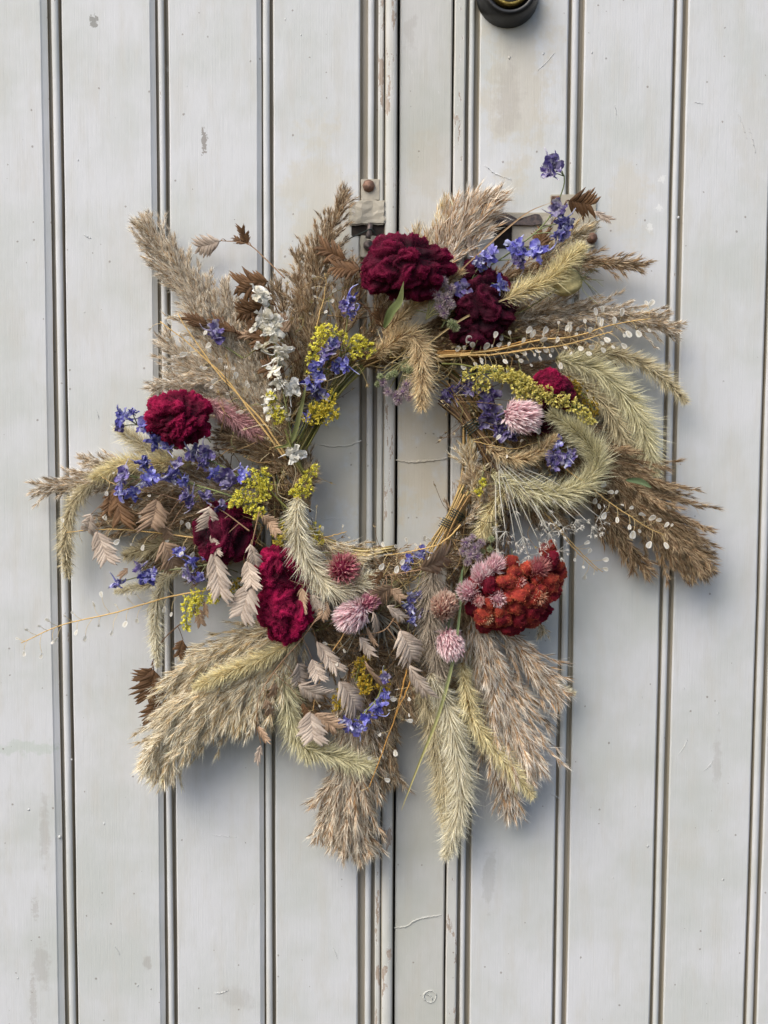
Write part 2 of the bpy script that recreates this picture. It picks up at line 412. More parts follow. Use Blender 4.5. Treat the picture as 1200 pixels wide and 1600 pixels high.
# left leaf ironwork
dpart('keeper_plate', boxm(564, 280, 593.5, 313, -5, 1.6, .5, .5), M_HWPAINT, dl)
c = P(576, 290, 3)
dpart('bolt_head', lathe(c, [(.0056, 1.5), (.0058, 2.6), (.0052, 4.2), (.0038, 5.5), (.0018, 6.1), (0, 6.2)], 8), M_RUST, dl, 'rusty domed bolt head')
dpart('keeper_cover', boxm(545, 313, 602, 351, 0, 4.2, 1.2, 2.4), M_HWPAINT, dl, 'thickly painted cover above the hook')
dpart('keeper_recess', boxm(549, 351, 601, 368, -5, 1.0, .3), M_DARK, dl)
dpart('keeper_plate', boxm(563, 368, 593, 402, -5, 1.9, .5, .8), M_HWPAINT, dl)
G = Geo(); tube(G, smooth([P(578, 352, 4), P(578, 352, 14), P(577, 362, 16), P(575, 373, 15)], 10), .0024, .0026, (.5,) * 3, sides=6)
hook = dpart('hook', G, M_IRON, dl, 'dark iron hook that the wreath hangs from')
c = P(576, 384, 3); dpart('hook_knob', lathe(c, [(.0045, 1.5), (.0052, 4), (.0046, 7), (.0028, 9), (0, 9.6)], 9), M_IRON, dl)
# right leaf ironwork
dpart('latch_plate', boxm(859, 304, 932, 386, 0, 2.2, .5, .7), M_HWPAINT, dr, 'chipped painted latch plate with rusty corner')
dpart('latch_plate_corner', boxm(861, 306, 876, 330, 2, 2.9, .3, .6), M_RUST, dr)
c = P(925, 372, 3); dpart('bolt_head', lathe(c, [(.0052, 2), (.0052, 3.4), (.004, 5), (.002, 5.8), (0, 6)], 9), M_RUST, dr)
dpart('latch_case', boxm(768, 332, 862, 352, 0, 5, .8, 1.0), M_HWPAINT, dr)
def plate(pts, d0, d1):
    G = Geo(); n = len(pts); a = np.array([P(x, y, d1) for x, y in pts]); b = a.copy(); b[:, 1] = -d0 * MM
    c = a.mean(0)[None]; V = np.vstack([a, b, c]); f = []
    for j in range(n):
        k = (j + 1) % n; f += [(j, k, 2 * n), (j, n + j, n + k), (j, n + k, k)]
    G.add(V, f, (.5,) * 3); return G
dpart('latch_strap', plate([(768, 351), (771, 341), (778, 335), (787, 332), (794, 334), (801, 339), (805, 345), (812, 346), (818, 342), (826, 340), (836, 334), (843, 335), (847, 341), (846, 350), (830, 352), (808, 351), (790, 352)], 4, 6.4), M_IRON, dr, 'torn rusty strap over the latch opening')
dpart('latch_opening', boxm(772, 352, 800, 388, -5, .9, .2), M_DARK, dr)
dpart('latch_case', boxm(800, 352, 860, 386, 0, 3.4, .8, .8), M_HWPAINT, dr)
c = P(793, -6, 0)
lock = dpart('deadlock', lathe(c, [(.0283, -.5), (.0283, 2), (.0275, 8), (.0262, 15), (.0245, 19), (.0230, 20.5), (.0205, 21), (.0200, 19.5), (.0198, 16), (0, 16)]), M_BLACK, dr, 'round black deadlock rose')
cyl = lathe(c, [(.0172, 15), (.0172, 21.5), (.0164, 22.2), (.0128, 22.2), (.0124, 21.6), (0, 21.6)])
o = dpart('lock_cylinder', cyl, M_BRASS, lock, 'worn brass lock cylinder')
def sub(G, name, mat, par, label=None): return part(name, G, mat, par, label=label, clamp=False)
sub(lathe(c, [(.0140, 21), (.0140, 22.6), (.0132, 23.1), (0, 23.1)]), 'lock_plug', M_STEEL, lock)
sub(boxm(790.5, -50, 793.5, -14, 22, 23.5, .1), 'keyhole', M_DARK, lock)

# ridges and cracks in the paint
def ridge(pts, mat, par, r=.0007, name='paint_ridge', d=-.15):
    C = curve(pts, d, 36); C[1:-1, 2] += rng.normal(0, .00035, 34); C[1:-1, 0] += rng.normal(0, .0002, 34)
    rr = r * (.5 + .5 * np.sin(np.linspace(.1, 3.04, 36))) * rng.uniform(.7, 1.3, 36)
    G = Geo(); tube(G, C, rr, None, (.5,) * 3, sides=6)
    part(name, G, mat, par, clamp=False)
ridge([(618, 719), (645, 722), (670, 720), (700, 716)], M_STRIP, dr, .0011, d=-1.1)
ridge([(616, 1450), (635, 1447), (655, 1436), (690, 1429)], M_STRIP, dr, .0009, d=-1.1)
ridge([(494, 694), (520, 697), (545, 696), (565, 689)], M_LEFT, dl, .0009)
ridge([(490, 812), (520, 810), (550, 812)], M_LEFT, dl, .0005)
ridge([(756, 258), (775, 272), (800, 281)], M_RIGHT, dr, .0007)
ridge([(335, 1551), (346, 1551), (357, 1547)], M_LEFT, dl, .0007)
ridge([(130, 366), (138, 371), (143, 373)], M_LEFT, dl, .0006)
a = np.linspace(0, 6.2, 9); ridge([(672 + 10 * math.cos(t), 1557 + 9 * math.sin(t)) for t in a], M_STRIP, dr, .0009, d=-1.1)
ridge([(666, 1552), (674, 1558), (676, 1566)], M_STRIP, dr, .0008, d=-1.1)
for x, y, a, l, m_, p_ in ((1060, 1180, -60, 30, M_RIGHT, dr), (1100, 1205, -50, 22, M_RIGHT, dr), (960, 165, 80, 18, M_RIGHT, dr), (1085, 160, 10, 14, M_RIGHT, dr), (180, 1480, 60, 14, M_LEFT, dl), (330, 1305, 5, 40, M_LEFT, dl), (520, 1480, 70, 20, M_LEFT, dl), (150, 640, 75, 16, M_LEFT, dl), (860, 1240, 30, 18, M_RIGHT, dr), (840, 110, -45, 40, M_RIGHT, dr), (1150, 170, 70, 50, M_RIGHT, dr), (1170, 200, 75, 40, M_RIGHT, dr)):
    a = math.radians(a); ridge([(x, y), (x + l * .5 * math.cos(a) + 1, y + l * .5 * math.sin(a)), (x + l * math.cos(a), y + l * math.sin(a))], m_, p_, .00035, d=0.)
def blob(x, y, r, mat, par, d=0.):
    v, f = ico(1); G = Geo(); G.add(P(x, y, d) + v * np.array([1, .35, 1.3]) * r + snoise(v, 2, int(x)) * r * .3, f, (.5,) * 3, True)
    part('paint_blob', G, mat, par, clamp=False)
for x, y, r in ((122, 250, .9), (292, 135, .6), (163, 1287, 1.1), (93, 1308, 1.6), (112, 1187, .9), (215, 1540, .9), (343, 1240, .5), (446, 30, .9), (470, 55, .8), (508, 320, .6), (132, 488, .8), (45, 1265, 1.2), (28, 1528, 1.0)):
    blob(x, y, r * MM, M_LEFT, dl)
for x, y, r in ((925, 82, 1.0), (1003, 1089, .9), (1069, 1076, 1.0), (999, 1132, .7), (1122, 1115, .9), (1122, 1298, .8), (992, 1260, .8), (958, 1372, .7), (849, 84, 1.1), (796, 90, 1.6), (1012, 1322, 1.2), (1130, 1374, 1.0), (1060, 340, 1.2)):
    blob(x, y, r * MM, M_RIGHT, dr)

# ------------------------------------------------------------------ the wreath
wc = P(600, 720, 20)
wreath = empty('wreath', tuple(P(600, 880, 3)), 'dried flower and grass wreath hanging from the iron hook on the double door', 'wreath')

# ---- foxtail grass
FOXPAL = {'cream': ((182, 166, 124), (252, 246, 220), (146, 124, 90)), 'gold': ((170, 138, 94), (242, 220, 176), (128, 96, 62)),
          'green': ((162, 152, 104), (246, 239, 200), (110, 104, 68)), 'olive': ((150, 132, 96), (236, 224, 186), (106, 90, 62)),
          'yellow': ((192, 170, 114), (250, 238, 190), (150, 124, 76)), 'grey': ((112, 96, 80), (194, 180, 160), (80, 68, 56)),
          'pink': ((156, 88, 102), (220, 172, 172), (126, 70, 74))}
def foxtail(pts, d, wpx, pal, label, n=None, stem=None, tip=.35):
    C = curve(pts, d, 50); W = wpx * SCALE * .5; L = clen(C)
    n = n or int(1450 * L / .07 * max(1, wpx / 38)); c0, c1, cc = [lin(x) for x in FOXPAL[pal]]
    t = rng.uniform(0, 1, n) ** .95; p, T = at_curve(C, t); N, B = frame(T)
    th = rng.uniform(0, 2 * np.pi, n); out = np.cos(th)[:, None] * N + np.sin(th)[:, None] * B
    env = np.minimum(1, .55 + 2.4 * t) * np.where(t > .7, 1 - (1 - tip) * ((t - .7) / .3) ** 1.4, 1)
    gap = (rng.random(40) < .12)[np.minimum((t * 40).astype(int), 39)]
    an = np.radians(rng.normal(53, 14, n).clip(15, 95))
    D = T * np.cos(an)[:, None] + out * np.sin(an)[:, None]
    ln = W * env / np.sin(np.radians(48)) * rng.uniform(.5, 1.15, n) * np.where(gap, .75, 1)
    base = p + out * (W * .14 * rng.uniform(.2, 1, n))[:, None]
    bend = T * (ln * rng.uniform(.0, .22, n))[:, None] + rng.normal(0, 1, (n, 3)) * (ln * .11)[:, None]
    G = Geo()
    patch = (.88 + .24 * rng.random(12))[np.minimum((t * 12).astype(int), 11)][:, None]
    pale = rng.random((n, 1)) ** 2
    blades(G, base, D, ln, rng.uniform(.0004, .00066, n), c0 * patch, c1 * (1 - pale * .25) + pale * .25 * lin((240, 232, 210)), bend, .2, .3)
    # plump grains round the core
    m = int(260 * L / .07); t = rng.uniform(0, 1, m); p, T = at_curve(C, t); N, B = frame(T); th = rng.uniform(0, 6.28, m)
    out = np.cos(th)[:, None] * N + np.sin(th)[:, None] * B
    e = np.minimum(1, .5 + 3 * t) * np.where(t > .75, 1 - .6 * (t - .75) / .25, 1)
    blades(G, p + out * (W * .10 * e)[:, None], T * .8 + out * .75, W * .28 * e + .0006, .0013, cc, c0, None, .22, .5)
    o = part('foxtail_grass', G, M_FOX, wreath, C[0], label)
    S = Geo()
    if stem: C2 = np.vstack([curve(stem, (max(d if np.ndim(d) == 0 else d[0], 12), d if np.ndim(d) == 0 else d[0]), 20), C[1:]])
    else: C2 = C
    tube(S, C2, .0007, .0003, cc * 1.1, cc)
    part('stem', S, M_STEM, o)
    return o
F = foxtail
F([(300, 722), (250, 724), (195, 726), (145, 748)], (30, 34), 40, 'yellow', 'yellowish foxtail arching out at the left')
F([(190, 738), (142, 756), (112, 795), (103, 850), (106, 902)], (30, 26), 34, 'olive', 'foxtail drooping at the far left')
F([(268, 716), (225, 696), (182, 668)], (26, 24), 38, 'cream', 'short foxtail pointing up left')
F([(298, 885), (262, 900), (244, 945), (243, 990), (247, 1042)], (28, 24), 30, 'cream', 'slim foxtail hanging at the lower left')
F([(330, 846), (270, 848), (195, 868)], (22, 20), 42, 'olive', 'olive foxtail lying left')
F([(260, 905), (225, 915), (180, 925)], (18, 18), 22, 'cream', 'thin foxtail tip at the left')
F([(462, 1002), (405, 1030), (350, 1052), (303, 1074)], (50, 52), 34, 'yellow', 'foxtail lying on the lower left plume')
F([(436, 1040), (448, 1090), (460, 1140), (486, 1188)], (40, 36), 50, 'green', 'greenish foxtail at the bottom left')
F([(474, 1168), (525, 1182), (582, 1200)], (44, 44), 46, 'green', 'greenish foxtail curling right at the bottom')
F([(672, 1050), (700, 1110), (714, 1180), (720, 1240), (710, 1295), (697, 1338)], (46, 30), 52, 'cream', 'long foxtail hanging lowest')
F([(655, 1060), (670, 1110), (686, 1175), (695, 1240), (698, 1290)], (34, 24), 50, 'olive', 'olive foxtail hanging behind the longest one')
F([(722, 1035), (735, 1112), (757, 1152), (790, 1192), (833, 1245)], (44, 40), 40, 'yellow', 'foxtail hanging at the lower right')
F([(842, 1058), (868, 1070), (899, 1084)], (30, 26), 16, 'cream', 'small foxtail tip at the lower right')
F([(682, 868), (672, 930), (674, 985), (692, 1062)], (50, 46), 52, 'grey', 'grey brown foxtail below the opening')
F([(730, 985), (735, 1030), (742, 1075)], (24, 22), 44, 'olive', 'dark olive foxtail under the red flower head')
F([(466, 776), (464, 822), (474, 862), (494, 895), (520, 920), (556, 913), (590, 902)], (62, 58), 50, 'cream', 'pale foxtail curling below the opening at left')
F([(585, 556), (625, 527), (648, 526), (658, 562), (660, 640)], (44, 60), 44, 'gold', 'golden foxtail hanging down into the opening')
F([(600, 525), (640, 482), (680, 456), (724, 422)], (44, 46), 34, 'gold', 'golden foxtail beside the large top bloom')
F([(780, 472), (820, 453), (858, 436), (885, 408), (912, 384)], (48, 58), 44, 'yellow', 'yellow foxtail at the upper right')
F([(880, 566), (935, 551), (985, 560), (1030, 585), (1072, 628)], (30, 26), 36, 'olive', 'foxtail drooping at the far right')
F([(868, 560), (925, 576), (972, 614), (1003, 668), (1024, 742)], (36, 28), 54, 'green', 'long greenish foxtail arching down at the right')
F([(875, 580), (930, 618), (962, 660), (982, 712)], (32, 24), 46, 'olive', 'foxtail arching down inside the long greenish one')
F([(765, 738), (822, 766), (880, 770), (922, 748), (932, 716), (908, 680), (860, 645)], (46, 56), 52, 'green', 'greenish foxtail bent into a hook at the right')
F([(760, 698), (795, 716), (832, 712), (870, 682)], (50, 58), 30, 'gold', 'short golden foxtail inside the hooked one')
F([(792, 760), (768, 795), (752, 840)], (46, 44), 40, 'yellow', 'short yellow foxtail right of the opening')
F([(318, 628), (350, 644), (380, 662), (408, 684)], (46, 40), 32, 'pink', 'pink plume behind the crimson left bloom', n=2600)
F([(640, 905), (600, 930), (555, 935)], (30, 30), 44, 'olive', 'olive foxtail under the opening')

# ---- reed plumes
PLPAL = {'tan': ((108, 78, 46), (198, 170, 128), (255, 249, 234)), 'brown': ((80, 56, 34), (156, 122, 82), (230, 212, 180)),
         'dark': ((64, 44, 26), (132, 100, 66), (212, 190, 154)), 'pale': ((104, 74, 36), (206, 178, 124), (255, 248, 226)),  # dark: brown reed, lowered further to paint shade deep in the ring
         'white': ((106, 66, 28), (194, 152, 96), (255, 252, 240)), 'streak': ((88, 58, 30), (170, 130, 82), (252, 244, 224))}  # deep bases and bright tips also carry painted light contrast
def plume(pts, d, wpx, pal, label, nb=90, silk=5, lance=4, droop=(0, 0), flat=.55, ang=26, sp=.0024, tipw=.3, slen=1.0, name='reed_plume', base=.55):
    C = curve(pts, d, 50); L = clen(C); k = 1 - (.0058 * slen + .003) / L
    C = at_curve(C, np.linspace(0, max(k, .6), 50))[0]; W = wpx * SCALE * .5 - .0012 * slen; L = clen(C); c0, c1, cs = [lin(x) for x in PLPAL[pal]]
    nb = int(nb * 1.15 * L / .15) + 8
    t = np.sort(rng.uniform(0, .97, nb)); p, T = at_curve(C, t); N, B = frame(T)
    th = rng.uniform(0, 2 * np.pi, nb); out = np.cos(th)[:, None] * N + flat * np.sin(th)[:, None] * B
    env = np.minimum(1, base + 1.6 * t) * np.where(t > .45, 1 - (1 - tipw) * ((t - .45) / .55) ** 1.2, 1)
    an = np.radians(rng.normal(ang, 8, nb).clip(8, 60))[:, None]
    D = nrm(T * np.cos(an) + out * np.sin(an))
    bl = W * env / math.sin(math.radians(ang)) * rng.uniform(.55, 1.1, nb)
    bl = np.minimum(bl, L * (1.0 - t) + .006)
    dv = (np.array(RT) * droop[0] - np.array(UP) * droop[1])
    Bb, Dd = [], []; sh = []; edge = []
    G = Geo()
    for i in range(nb):
        k = max(3, int(bl[i] / sp)); u = np.linspace(.12, 1, k)[:, None] + rng.normal(0, .03, (k, 1))
        wob = rng.normal(0, .06, 3) * bl[i]
        q = p[i] + D[i] * bl[i] * u + (dv * bl[i] + wob) * u * u
        tg = nrm(D[i] + 2 * (dv + wob / bl[i]) * u)
        Bb.append(q); Dd.append(tg); sh.append(np.full(k, rng.normal(1, .16))); edge.append(u[:, 0])
    Bb = np.concatenate(Bb); Dd = np.concatenate(Dd); sh = np.concatenate(sh)[:, None].clip(.6, 1.5); edge = np.concatenate(edge)[:, None].clip(0, 1)
    m = len(Bb)
    cl = nrm(Dd + rng.normal(0, .20, (m, 3))); tone = rng.normal(1, .2, (m, 1)).clip(.5, 1.5); wk = 1.0 if slen < 1.5 else 1.25
    for j in range(lance):
        mixr = rng.random((m, 1)) ** 1.3
        if pal in ('white', 'pale', 'streak'): mixr = np.where(rng.random((m, 1)) < (.38 if pal == 'white' else .22), 2.2, mixr)
        cb = (c0 * (1 - np.minimum(mixr, 1)) + c1 * np.minimum(mixr, 1)) * sh * tone
        ct = (c0 * .35 + c1 * .65) * (1 - .35 * mixr) * sh * tone + cs * .4 * mixr
        blades(G, Bb + rng.normal(0, .0005, (m, 3)), cl + rng.normal(0, .10, (m, 3)), rng.uniform(.005, .0085, m) * slen, rng.uniform(.0005, .00095, m) * wk, cb, ct, rng.normal(0, .0006, (m, 3)), .16, .35)
    for j in range(silk):
        cb = (c1 * .6 + cs * .4) * sh
        blades(G, Bb + rng.normal(0, .0006, (m, 3)), cl + rng.normal(0, .22, (m, 3)), rng.uniform(.005, .0095, m) * slen, rng.uniform(.00022, .0004, m) * wk, cb, cs * (.85 + .15 * tone), rng.normal(0, .001, (m, 3)), .1, .4)
    o = part(name, G, M_PLUME, wreath, C[0], label)
    S = Geo(); tube(S, C[:44], .0011, .0004, c0 * 1.1, c0); part('stem', S, M_STEM, o)
    return o
Q = plume
# upper left, fluffy
Q([(440, 690), (360, 560), (283, 436), (216, 340)], (22, 26), 66, 'tan', 'tall fluffy tan plume at the upper left', silk=10, lance=4, tipw=.7, nb=140)
Q([(450, 680), (370, 560), (310, 470), (282, 402)], (26, 28), 50, 'tan', 'fluffy tan plume tip at the upper left', silk=8, lance=3, tipw=.4)
Q([(450, 670), (380, 560), (335, 480), (316, 425)], (28, 24), 48, 'tan', 'fluffy tan plume with narrow tip', silk=8, lance=3)
Q([(455, 660), (395, 560), (362, 490), (346, 426)], (22, 22), 44, 'tan', 'fluffy pale plume tip', silk=9, lance=3)
Q([(430, 690), (350, 610), (285, 560), (250, 520)], (24, 22), 66, 'tan', 'fluffy plume spreading left', silk=9, lance=3, tipw=.5)
Q([(430, 700), (350, 640), (280, 600), (228, 615)], (22, 16), 52, 'tan', 'fluffy plume edge over the crimson bloom', silk=8, lance=3, tipw=.35)
Q([(452, 640), (405, 560), (370, 500), (365, 470)], (18, 18), 66, 'brown', 'shaded brown plume', silk=6, lance=4)
# upper middle, brown
Q([(505, 610), (490, 500), (505, 400), (545, 288)], (24, 26), 62, 'brown', 'tall brown plume beside the bolt', silk=6, lance=4, tipw=.28)
Q([(500, 600), (480, 500), (468, 430), (462, 382)], (26, 26), 46, 'brown', 'brown plume tip', silk=6)
Q([(480, 620), (455, 540), (440, 470), (428, 432)], (26, 28), 46, 'brown', 'slim brown plume', silk=6)
Q([(520, 590), (530, 510), (545, 450), (540, 400)], (20, 20), 56, 'brown', 'loose brown plume', silk=7, lance=3)
Q([(560, 560), (590, 500), (605, 450), (600, 430)], (20, 20), 44, 'brown', 'short brown plume under the top bloom', silk=5)
# top, pale strands
Q([(640, 500), (672, 420), (720, 350), (802, 294)], (26, 24), 54, 'white', 'pale feathery plume reaching up right', silk=5, lance=4, slen=1.7, ang=17, sp=.0042, tipw=.25)
Q([(660, 470), (700, 400), (745, 345), (780, 320)], (30, 28), 58, 'white', 'pale feathery plume beside the top bloom', silk=5, lance=4, slen=1.7, ang=18, sp=.0042, tipw=.3)
Q([(645, 480), (665, 420), (690, 350), (695, 305)], (24, 20), 36, 'pale', 'thin pale plume tip', silk=4, slen=1.5, ang=17, sp=.004)
Q([(650, 460), (650, 400), (653, 340)], (22, 20), 24, 'pale', 'single pale spikelet plume', silk=3, slen=1.4, ang=17, sp=.004)
# right
Q([(700, 480), (800, 432), (900, 408), (1024, 418)], (26, 24), 44, 'brown', 'brown plume at the upper right', silk=4, lance=5, ang=20, tipw=.3, slen=1.2)
Q([(840, 410), (875, 385), (905, 362), (932, 345)], (24, 22), 38, 'pale', 'short pale plume over the latch plate', silk=5, lance=4, ang=22)
Q([(700, 540), (800, 500), (930, 490), (1066, 514)], (26, 26), 60, 'tan', 'broad tan plume at the right', silk=6, lance=5, tipw=.5, nb=110)
Q([(690, 550), (780, 520), (880, 525), (985, 560)], (30, 24), 54, 'brown', 'brown plume below the broad tan one', silk=4, lance=5, nb=100)
Q([(820, 670), (920, 710), (1015, 797), (1108, 898)], (24, 26), 94, 'dark', 'large dark brown plume at the lower right', silk=7, lance=6, ang=20, nb=150, slen=1.3, tipw=.34)
Q([(830, 690), (900, 740), (960, 820), (1018, 902)], (20, 20), 56, 'dark', 'dark brown plume underneath', silk=4, lance=5, ang=20, slen=1.3)
Q([(840, 680), (930, 700), (1000, 745), (1052, 775)], (18, 16), 50, 'dark', 'dark brown side plume', silk=3, lance=5, ang=22, slen=1.3)
Q([(820, 650), (900, 670), (960, 700), (1010, 725)], (16, 16), 46, 'dark', 'short dark brown plume', silk=3, lance=5)
# lower right
Q([(740, 950), (765, 1040), (795, 1130), (828, 1215)], (32, 30), 92, 'white', 'pale streaked plume below the red flower head', silk=7, lance=6, ang=15, nb=170, slen=1.9, sp=.0046, tipw=.45, base=.45)
Q([(760, 960), (815, 1020), (850, 1060), (882, 1100)], (30, 28), 48, 'white', 'short pale plume at the lower right', silk=4, lance=5, ang=15, slen=1.8, sp=.0042)
Q([(745, 980), (765, 1080), (785, 1180), (804, 1284)], (24, 22), 58, 'white', 'long pale streaked plume hanging down', silk=5, lance=5, ang=15, slen=1.9, sp=.0046)
Q([(830, 950), (845, 975), (848, 1002)], (20, 18), 24, 'pale', 'small pale tuft', silk=4, lance=3)
# bottom
Q([(545, 1040), (555, 1140), (545, 1240), (566, 1342)], (30, 28), 82, 'streak', 'streaked brown and white plume at the bottom', silk=9, lance=6, ang=17, nb=230, slen=1.6, sp=.0036, tipw=.22)
Q([(600, 1030), (598, 1100), (598, 1160), (600, 1232)], (24, 20), 56, 'brown', 'brown plume in the bottom bunch', silk=5, lance=5, ang=18, slen=1.3)
Q([(560, 1000), (575, 1060), (580, 1130), (590, 1180)], (26, 26), 70, 'dark', 'shaded brown plume in the bottom bunch', silk=4, lance=5)
Q([(620, 1000), (632, 1070), (640, 1130)], (28, 26), 56, 'brown', 'short brown plume left of the long foxtails', silk=5, lance=4)
# lower left
Q([(480, 970), (400, 1030), (305, 1102), (232, 1204)], (32, 34), 90, 'pale', 'large drooping straw coloured plume at the lower left', silk=11, lance=5, ang=21, nb=185, droop=(.04, .22), slen=1.7, sp=.0036, tipw=.34)
Q([(470, 965), (385, 1000), (308, 1050), (252, 1130)], (26, 28), 70, 'pale', 'straw coloured plume behind the large one', silk=9, lance=5, ang=22, nb=130, droop=(-.05, .2), slen=1.5, sp=.0036, tipw=.4)
Q([(480, 980), (430, 1035), (388, 1075), (345, 1122)], (36, 34), 76, 'pale', 'straw coloured plume hanging low', silk=10, lance=5, ang=24, nb=130, droop=(.02, .28), slen=1.7, sp=.0036)
# left
Q([(410, 780), (300, 760), (170, 750), (43, 768)], (22, 20), 56, 'tan', 'tan plume reaching far left', silk=6, lance=5, ang=18, tipw=.28, slen=1.1)
Q([(400, 800), (300, 800), (220, 810), (150, 820)], (20, 18), 80, 'brown', 'brown plume behind the left blossoms', silk=5, lance=5, nb=110)
Q([(420, 760), (340, 750), (270, 760), (190, 780)], (18, 18), 80, 'brown', 'brown plume under the left blossoms', silk=5, lance=5, nb=110)
Q([(380, 830), (320, 850), (270, 860), (215, 870)], (14, 14), 60, 'dark', 'shaded plume at the left', silk=4, lance=5)
Q([(200, 735), (160, 725), (115, 715)], (18, 16), 26, 'tan', 'small tan plume tip at the left', silk=5, lance=4)
# fill round the ring
Q([(480, 750), (440, 720), (390, 690), (340, 668)], (34, 30), 74, 'dark', 'dark fluff behind the crimson bloom', silk=6, lance=5, nb=120)
Q([(490, 760), (460, 720), (430, 680), (400, 640)], (36, 34), 54, 'brown', 'brown fluff left of the opening', silk=8, lance=3, nb=110)
Q([(455, 765), (480, 745), (492, 735)], (40, 42), 40, 'brown', 'tuft of brown fluff at the opening', silk=8, lance=3, nb=120)
Q([(500, 850), (555, 872), (610, 884), (670, 880)], (30, 30), 52, 'brown', 'brown fluff along the bottom of the opening', silk=6, lance=4, nb=130)
Q([(480, 880), (530, 930), (590, 950), (650, 945)], (22, 24), 84, 'dark', 'dark brown fluff below the opening', silk=4, lance=5, nb=130)
Q([(470, 960), (520, 1000), (580, 1020), (650, 1010)], (20, 22), 90, 'dark', 'dark brown fluff in the bottom bunch', silk=4, lance=5, nb=120)
Q([(720, 900), (730, 850), (745, 800), (760, 760)], (24, 26), 62, 'brown', 'brown fluff right of the opening', silk=6, lance=4, nb=120)
Q([(775, 800), (755, 765), (735, 735)], (44, 46), 46, 'brown', 'grey brown tuft right of the opening', silk=9, lance=3, nb=140)
Q([(740, 640), (790, 670), (850, 690), (900, 700)], (22, 24), 84, 'dark', 'dark fluff behind the pink globe', silk=4, lance=5, nb=130)
Q([(740, 720), (800, 760), (860, 790), (900, 800)], (20, 22), 76, 'brown', 'brown fluff behind the hooked foxtail', silk=6, lance=4, nb=120)
Q([(560, 575), (620, 545), (690, 540), (760, 560)], (24, 26), 52, 'dark', 'dark fluff along the top of the opening', silk=4, lance=5, nb=130)
Q([(640, 520), (700, 500), (760, 500), (820, 520)], (22, 22), 90, 'dark', 'dark fluff behind the top blooms', silk=3, lance=5, nb=120)
Q([(440, 660), (460, 620), (480, 580), (500, 545)], (22, 22), 74, 'dark', 'dark fluff behind the white blossoms', silk=4, lance=5, nb=110)
Q([(700, 880), (720, 930), (735, 980), (740, 1020)], (22, 24), 70, 'dark', 'dark fluff beside the red flower head', silk=4, lance=4, nb=100)

Q([(485, 800), (475, 765), (470, 730), (462, 700)], (30, 34), 56, 'brown', 'brown fluff on the left rim of the opening', silk=7, lance=4, nb=140)
Q([(478, 830), (500, 850), (540, 866), (590, 872)], (44, 40), 46, 'pale', 'straw coloured fluff at the lower left rim', silk=6, lance=4, nb=140)
Q([(600, 868), (650, 880), (690, 872), (720, 845)], (36, 38), 44, 'brown', 'brown fluff at the lower right rim', silk=6, lance=4, nb=120)
Q([(420, 880), (390, 860), (340, 870), (300, 900)], (20, 18), 80, 'dark', 'dark fluff between the left blooms', silk=4, lance=5, nb=120)
Q([(450, 860), (440, 820), (430, 790), (400, 780)], (26, 28), 70, 'dark', 'dark fluff behind the yellow spray', silk=4, lance=5, nb=120)
Q([(430, 1010), (440, 1040), (470, 1090), (500, 1140)], (20, 22), 70, 'dark', 'dark fluff behind the bottom spikelets', silk=4, lance=5, nb=110)
Q([(640, 1000), (670, 1040), (690, 1090), (700, 1130)], (20, 20), 70, 'brown', 'brown fluff behind the long foxtails', silk=5, lance=5, nb=100)
Q([(760, 560), (820, 590), (880, 640), (910, 680)], (18, 18), 90, 'dark', 'dark fluff behind the long yellow spray', silk=4, lance=5, nb=120)
Q([(800, 800), (770, 840), (760, 880), (770, 920)], (20, 22), 80, 'dark', 'dark fluff behind the white umbel', silk=4, lance=5, nb=120)

Q([(735, 790), (738, 755), (732, 720), (728, 690)], (44, 44), 40, 'pale', 'straw fluff over the right hand stems', silk=5, lance=4, nb=90)
Q([(712, 830), (735, 810), (750, 780), (765, 750)], (42, 44), 44, 'tan', 'tan fluff over the tied straw stems', silk=6, lance=3, nb=90)

Q([(440, 690), (380, 610), (330, 540), (300, 470)], (30, 30), 60, 'tan', 'pale fluffy plume in the upper left', silk=9, lance=3, nb=100, tipw=.5)
Q([(440, 680), (390, 620), (340, 590), (290, 585)], (30, 26), 60, 'tan', 'pale fluffy plume spreading behind the pod stems', silk=9, lance=3, nb=100, tipw=.5)
G = Geo(); wc_ = ((196, 172, 118), (150, 122, 80), (104, 80, 54), (132, 132, 86), (214, 198, 160), (90, 70, 48))
for i in range(560):
    a = rng.uniform(0, 6.283); q = rng.uniform(.9, 1.75) if i % 2 else rng.uniform(.84, 1.02)
    x, y, dd = 598 + 160 * q * math.cos(a), 730 + 172 * q * math.sin(a), rng.uniform(24, 56)
    an = a + rng.normal(.9, .8); l = rng.uniform(25, 75); b = rng.normal(0, .5)
    C = smooth([P(x, y, dd), P(x + l * .5 * math.cos(an), y + l * .5 * math.sin(an), dd + rng.normal(3, 3)), P(x + l * math.cos(an + b), y + l * math.sin(an + b), dd + rng.normal(0, 5))], 9)
    tube(G, C, rng.uniform(.0003, .0006), .00018, lin(wc_[i % 6]) * rng.uniform(.8, 1.15), sides=3)
    n = 5; blades(G, np.repeat(C[-2:-1], n, 0), (C[-1] - C[-3]) / .004 + rng.normal(0, .8, (n, 3)), .0045, .0009, lin(wc_[(i + 2) % 6]), lin(wc_[i % 6]))
part('loose_straw', G, M_STEM, wreath, wc, 'loose thin stalks and wisps all through the ring', kind='stuff')

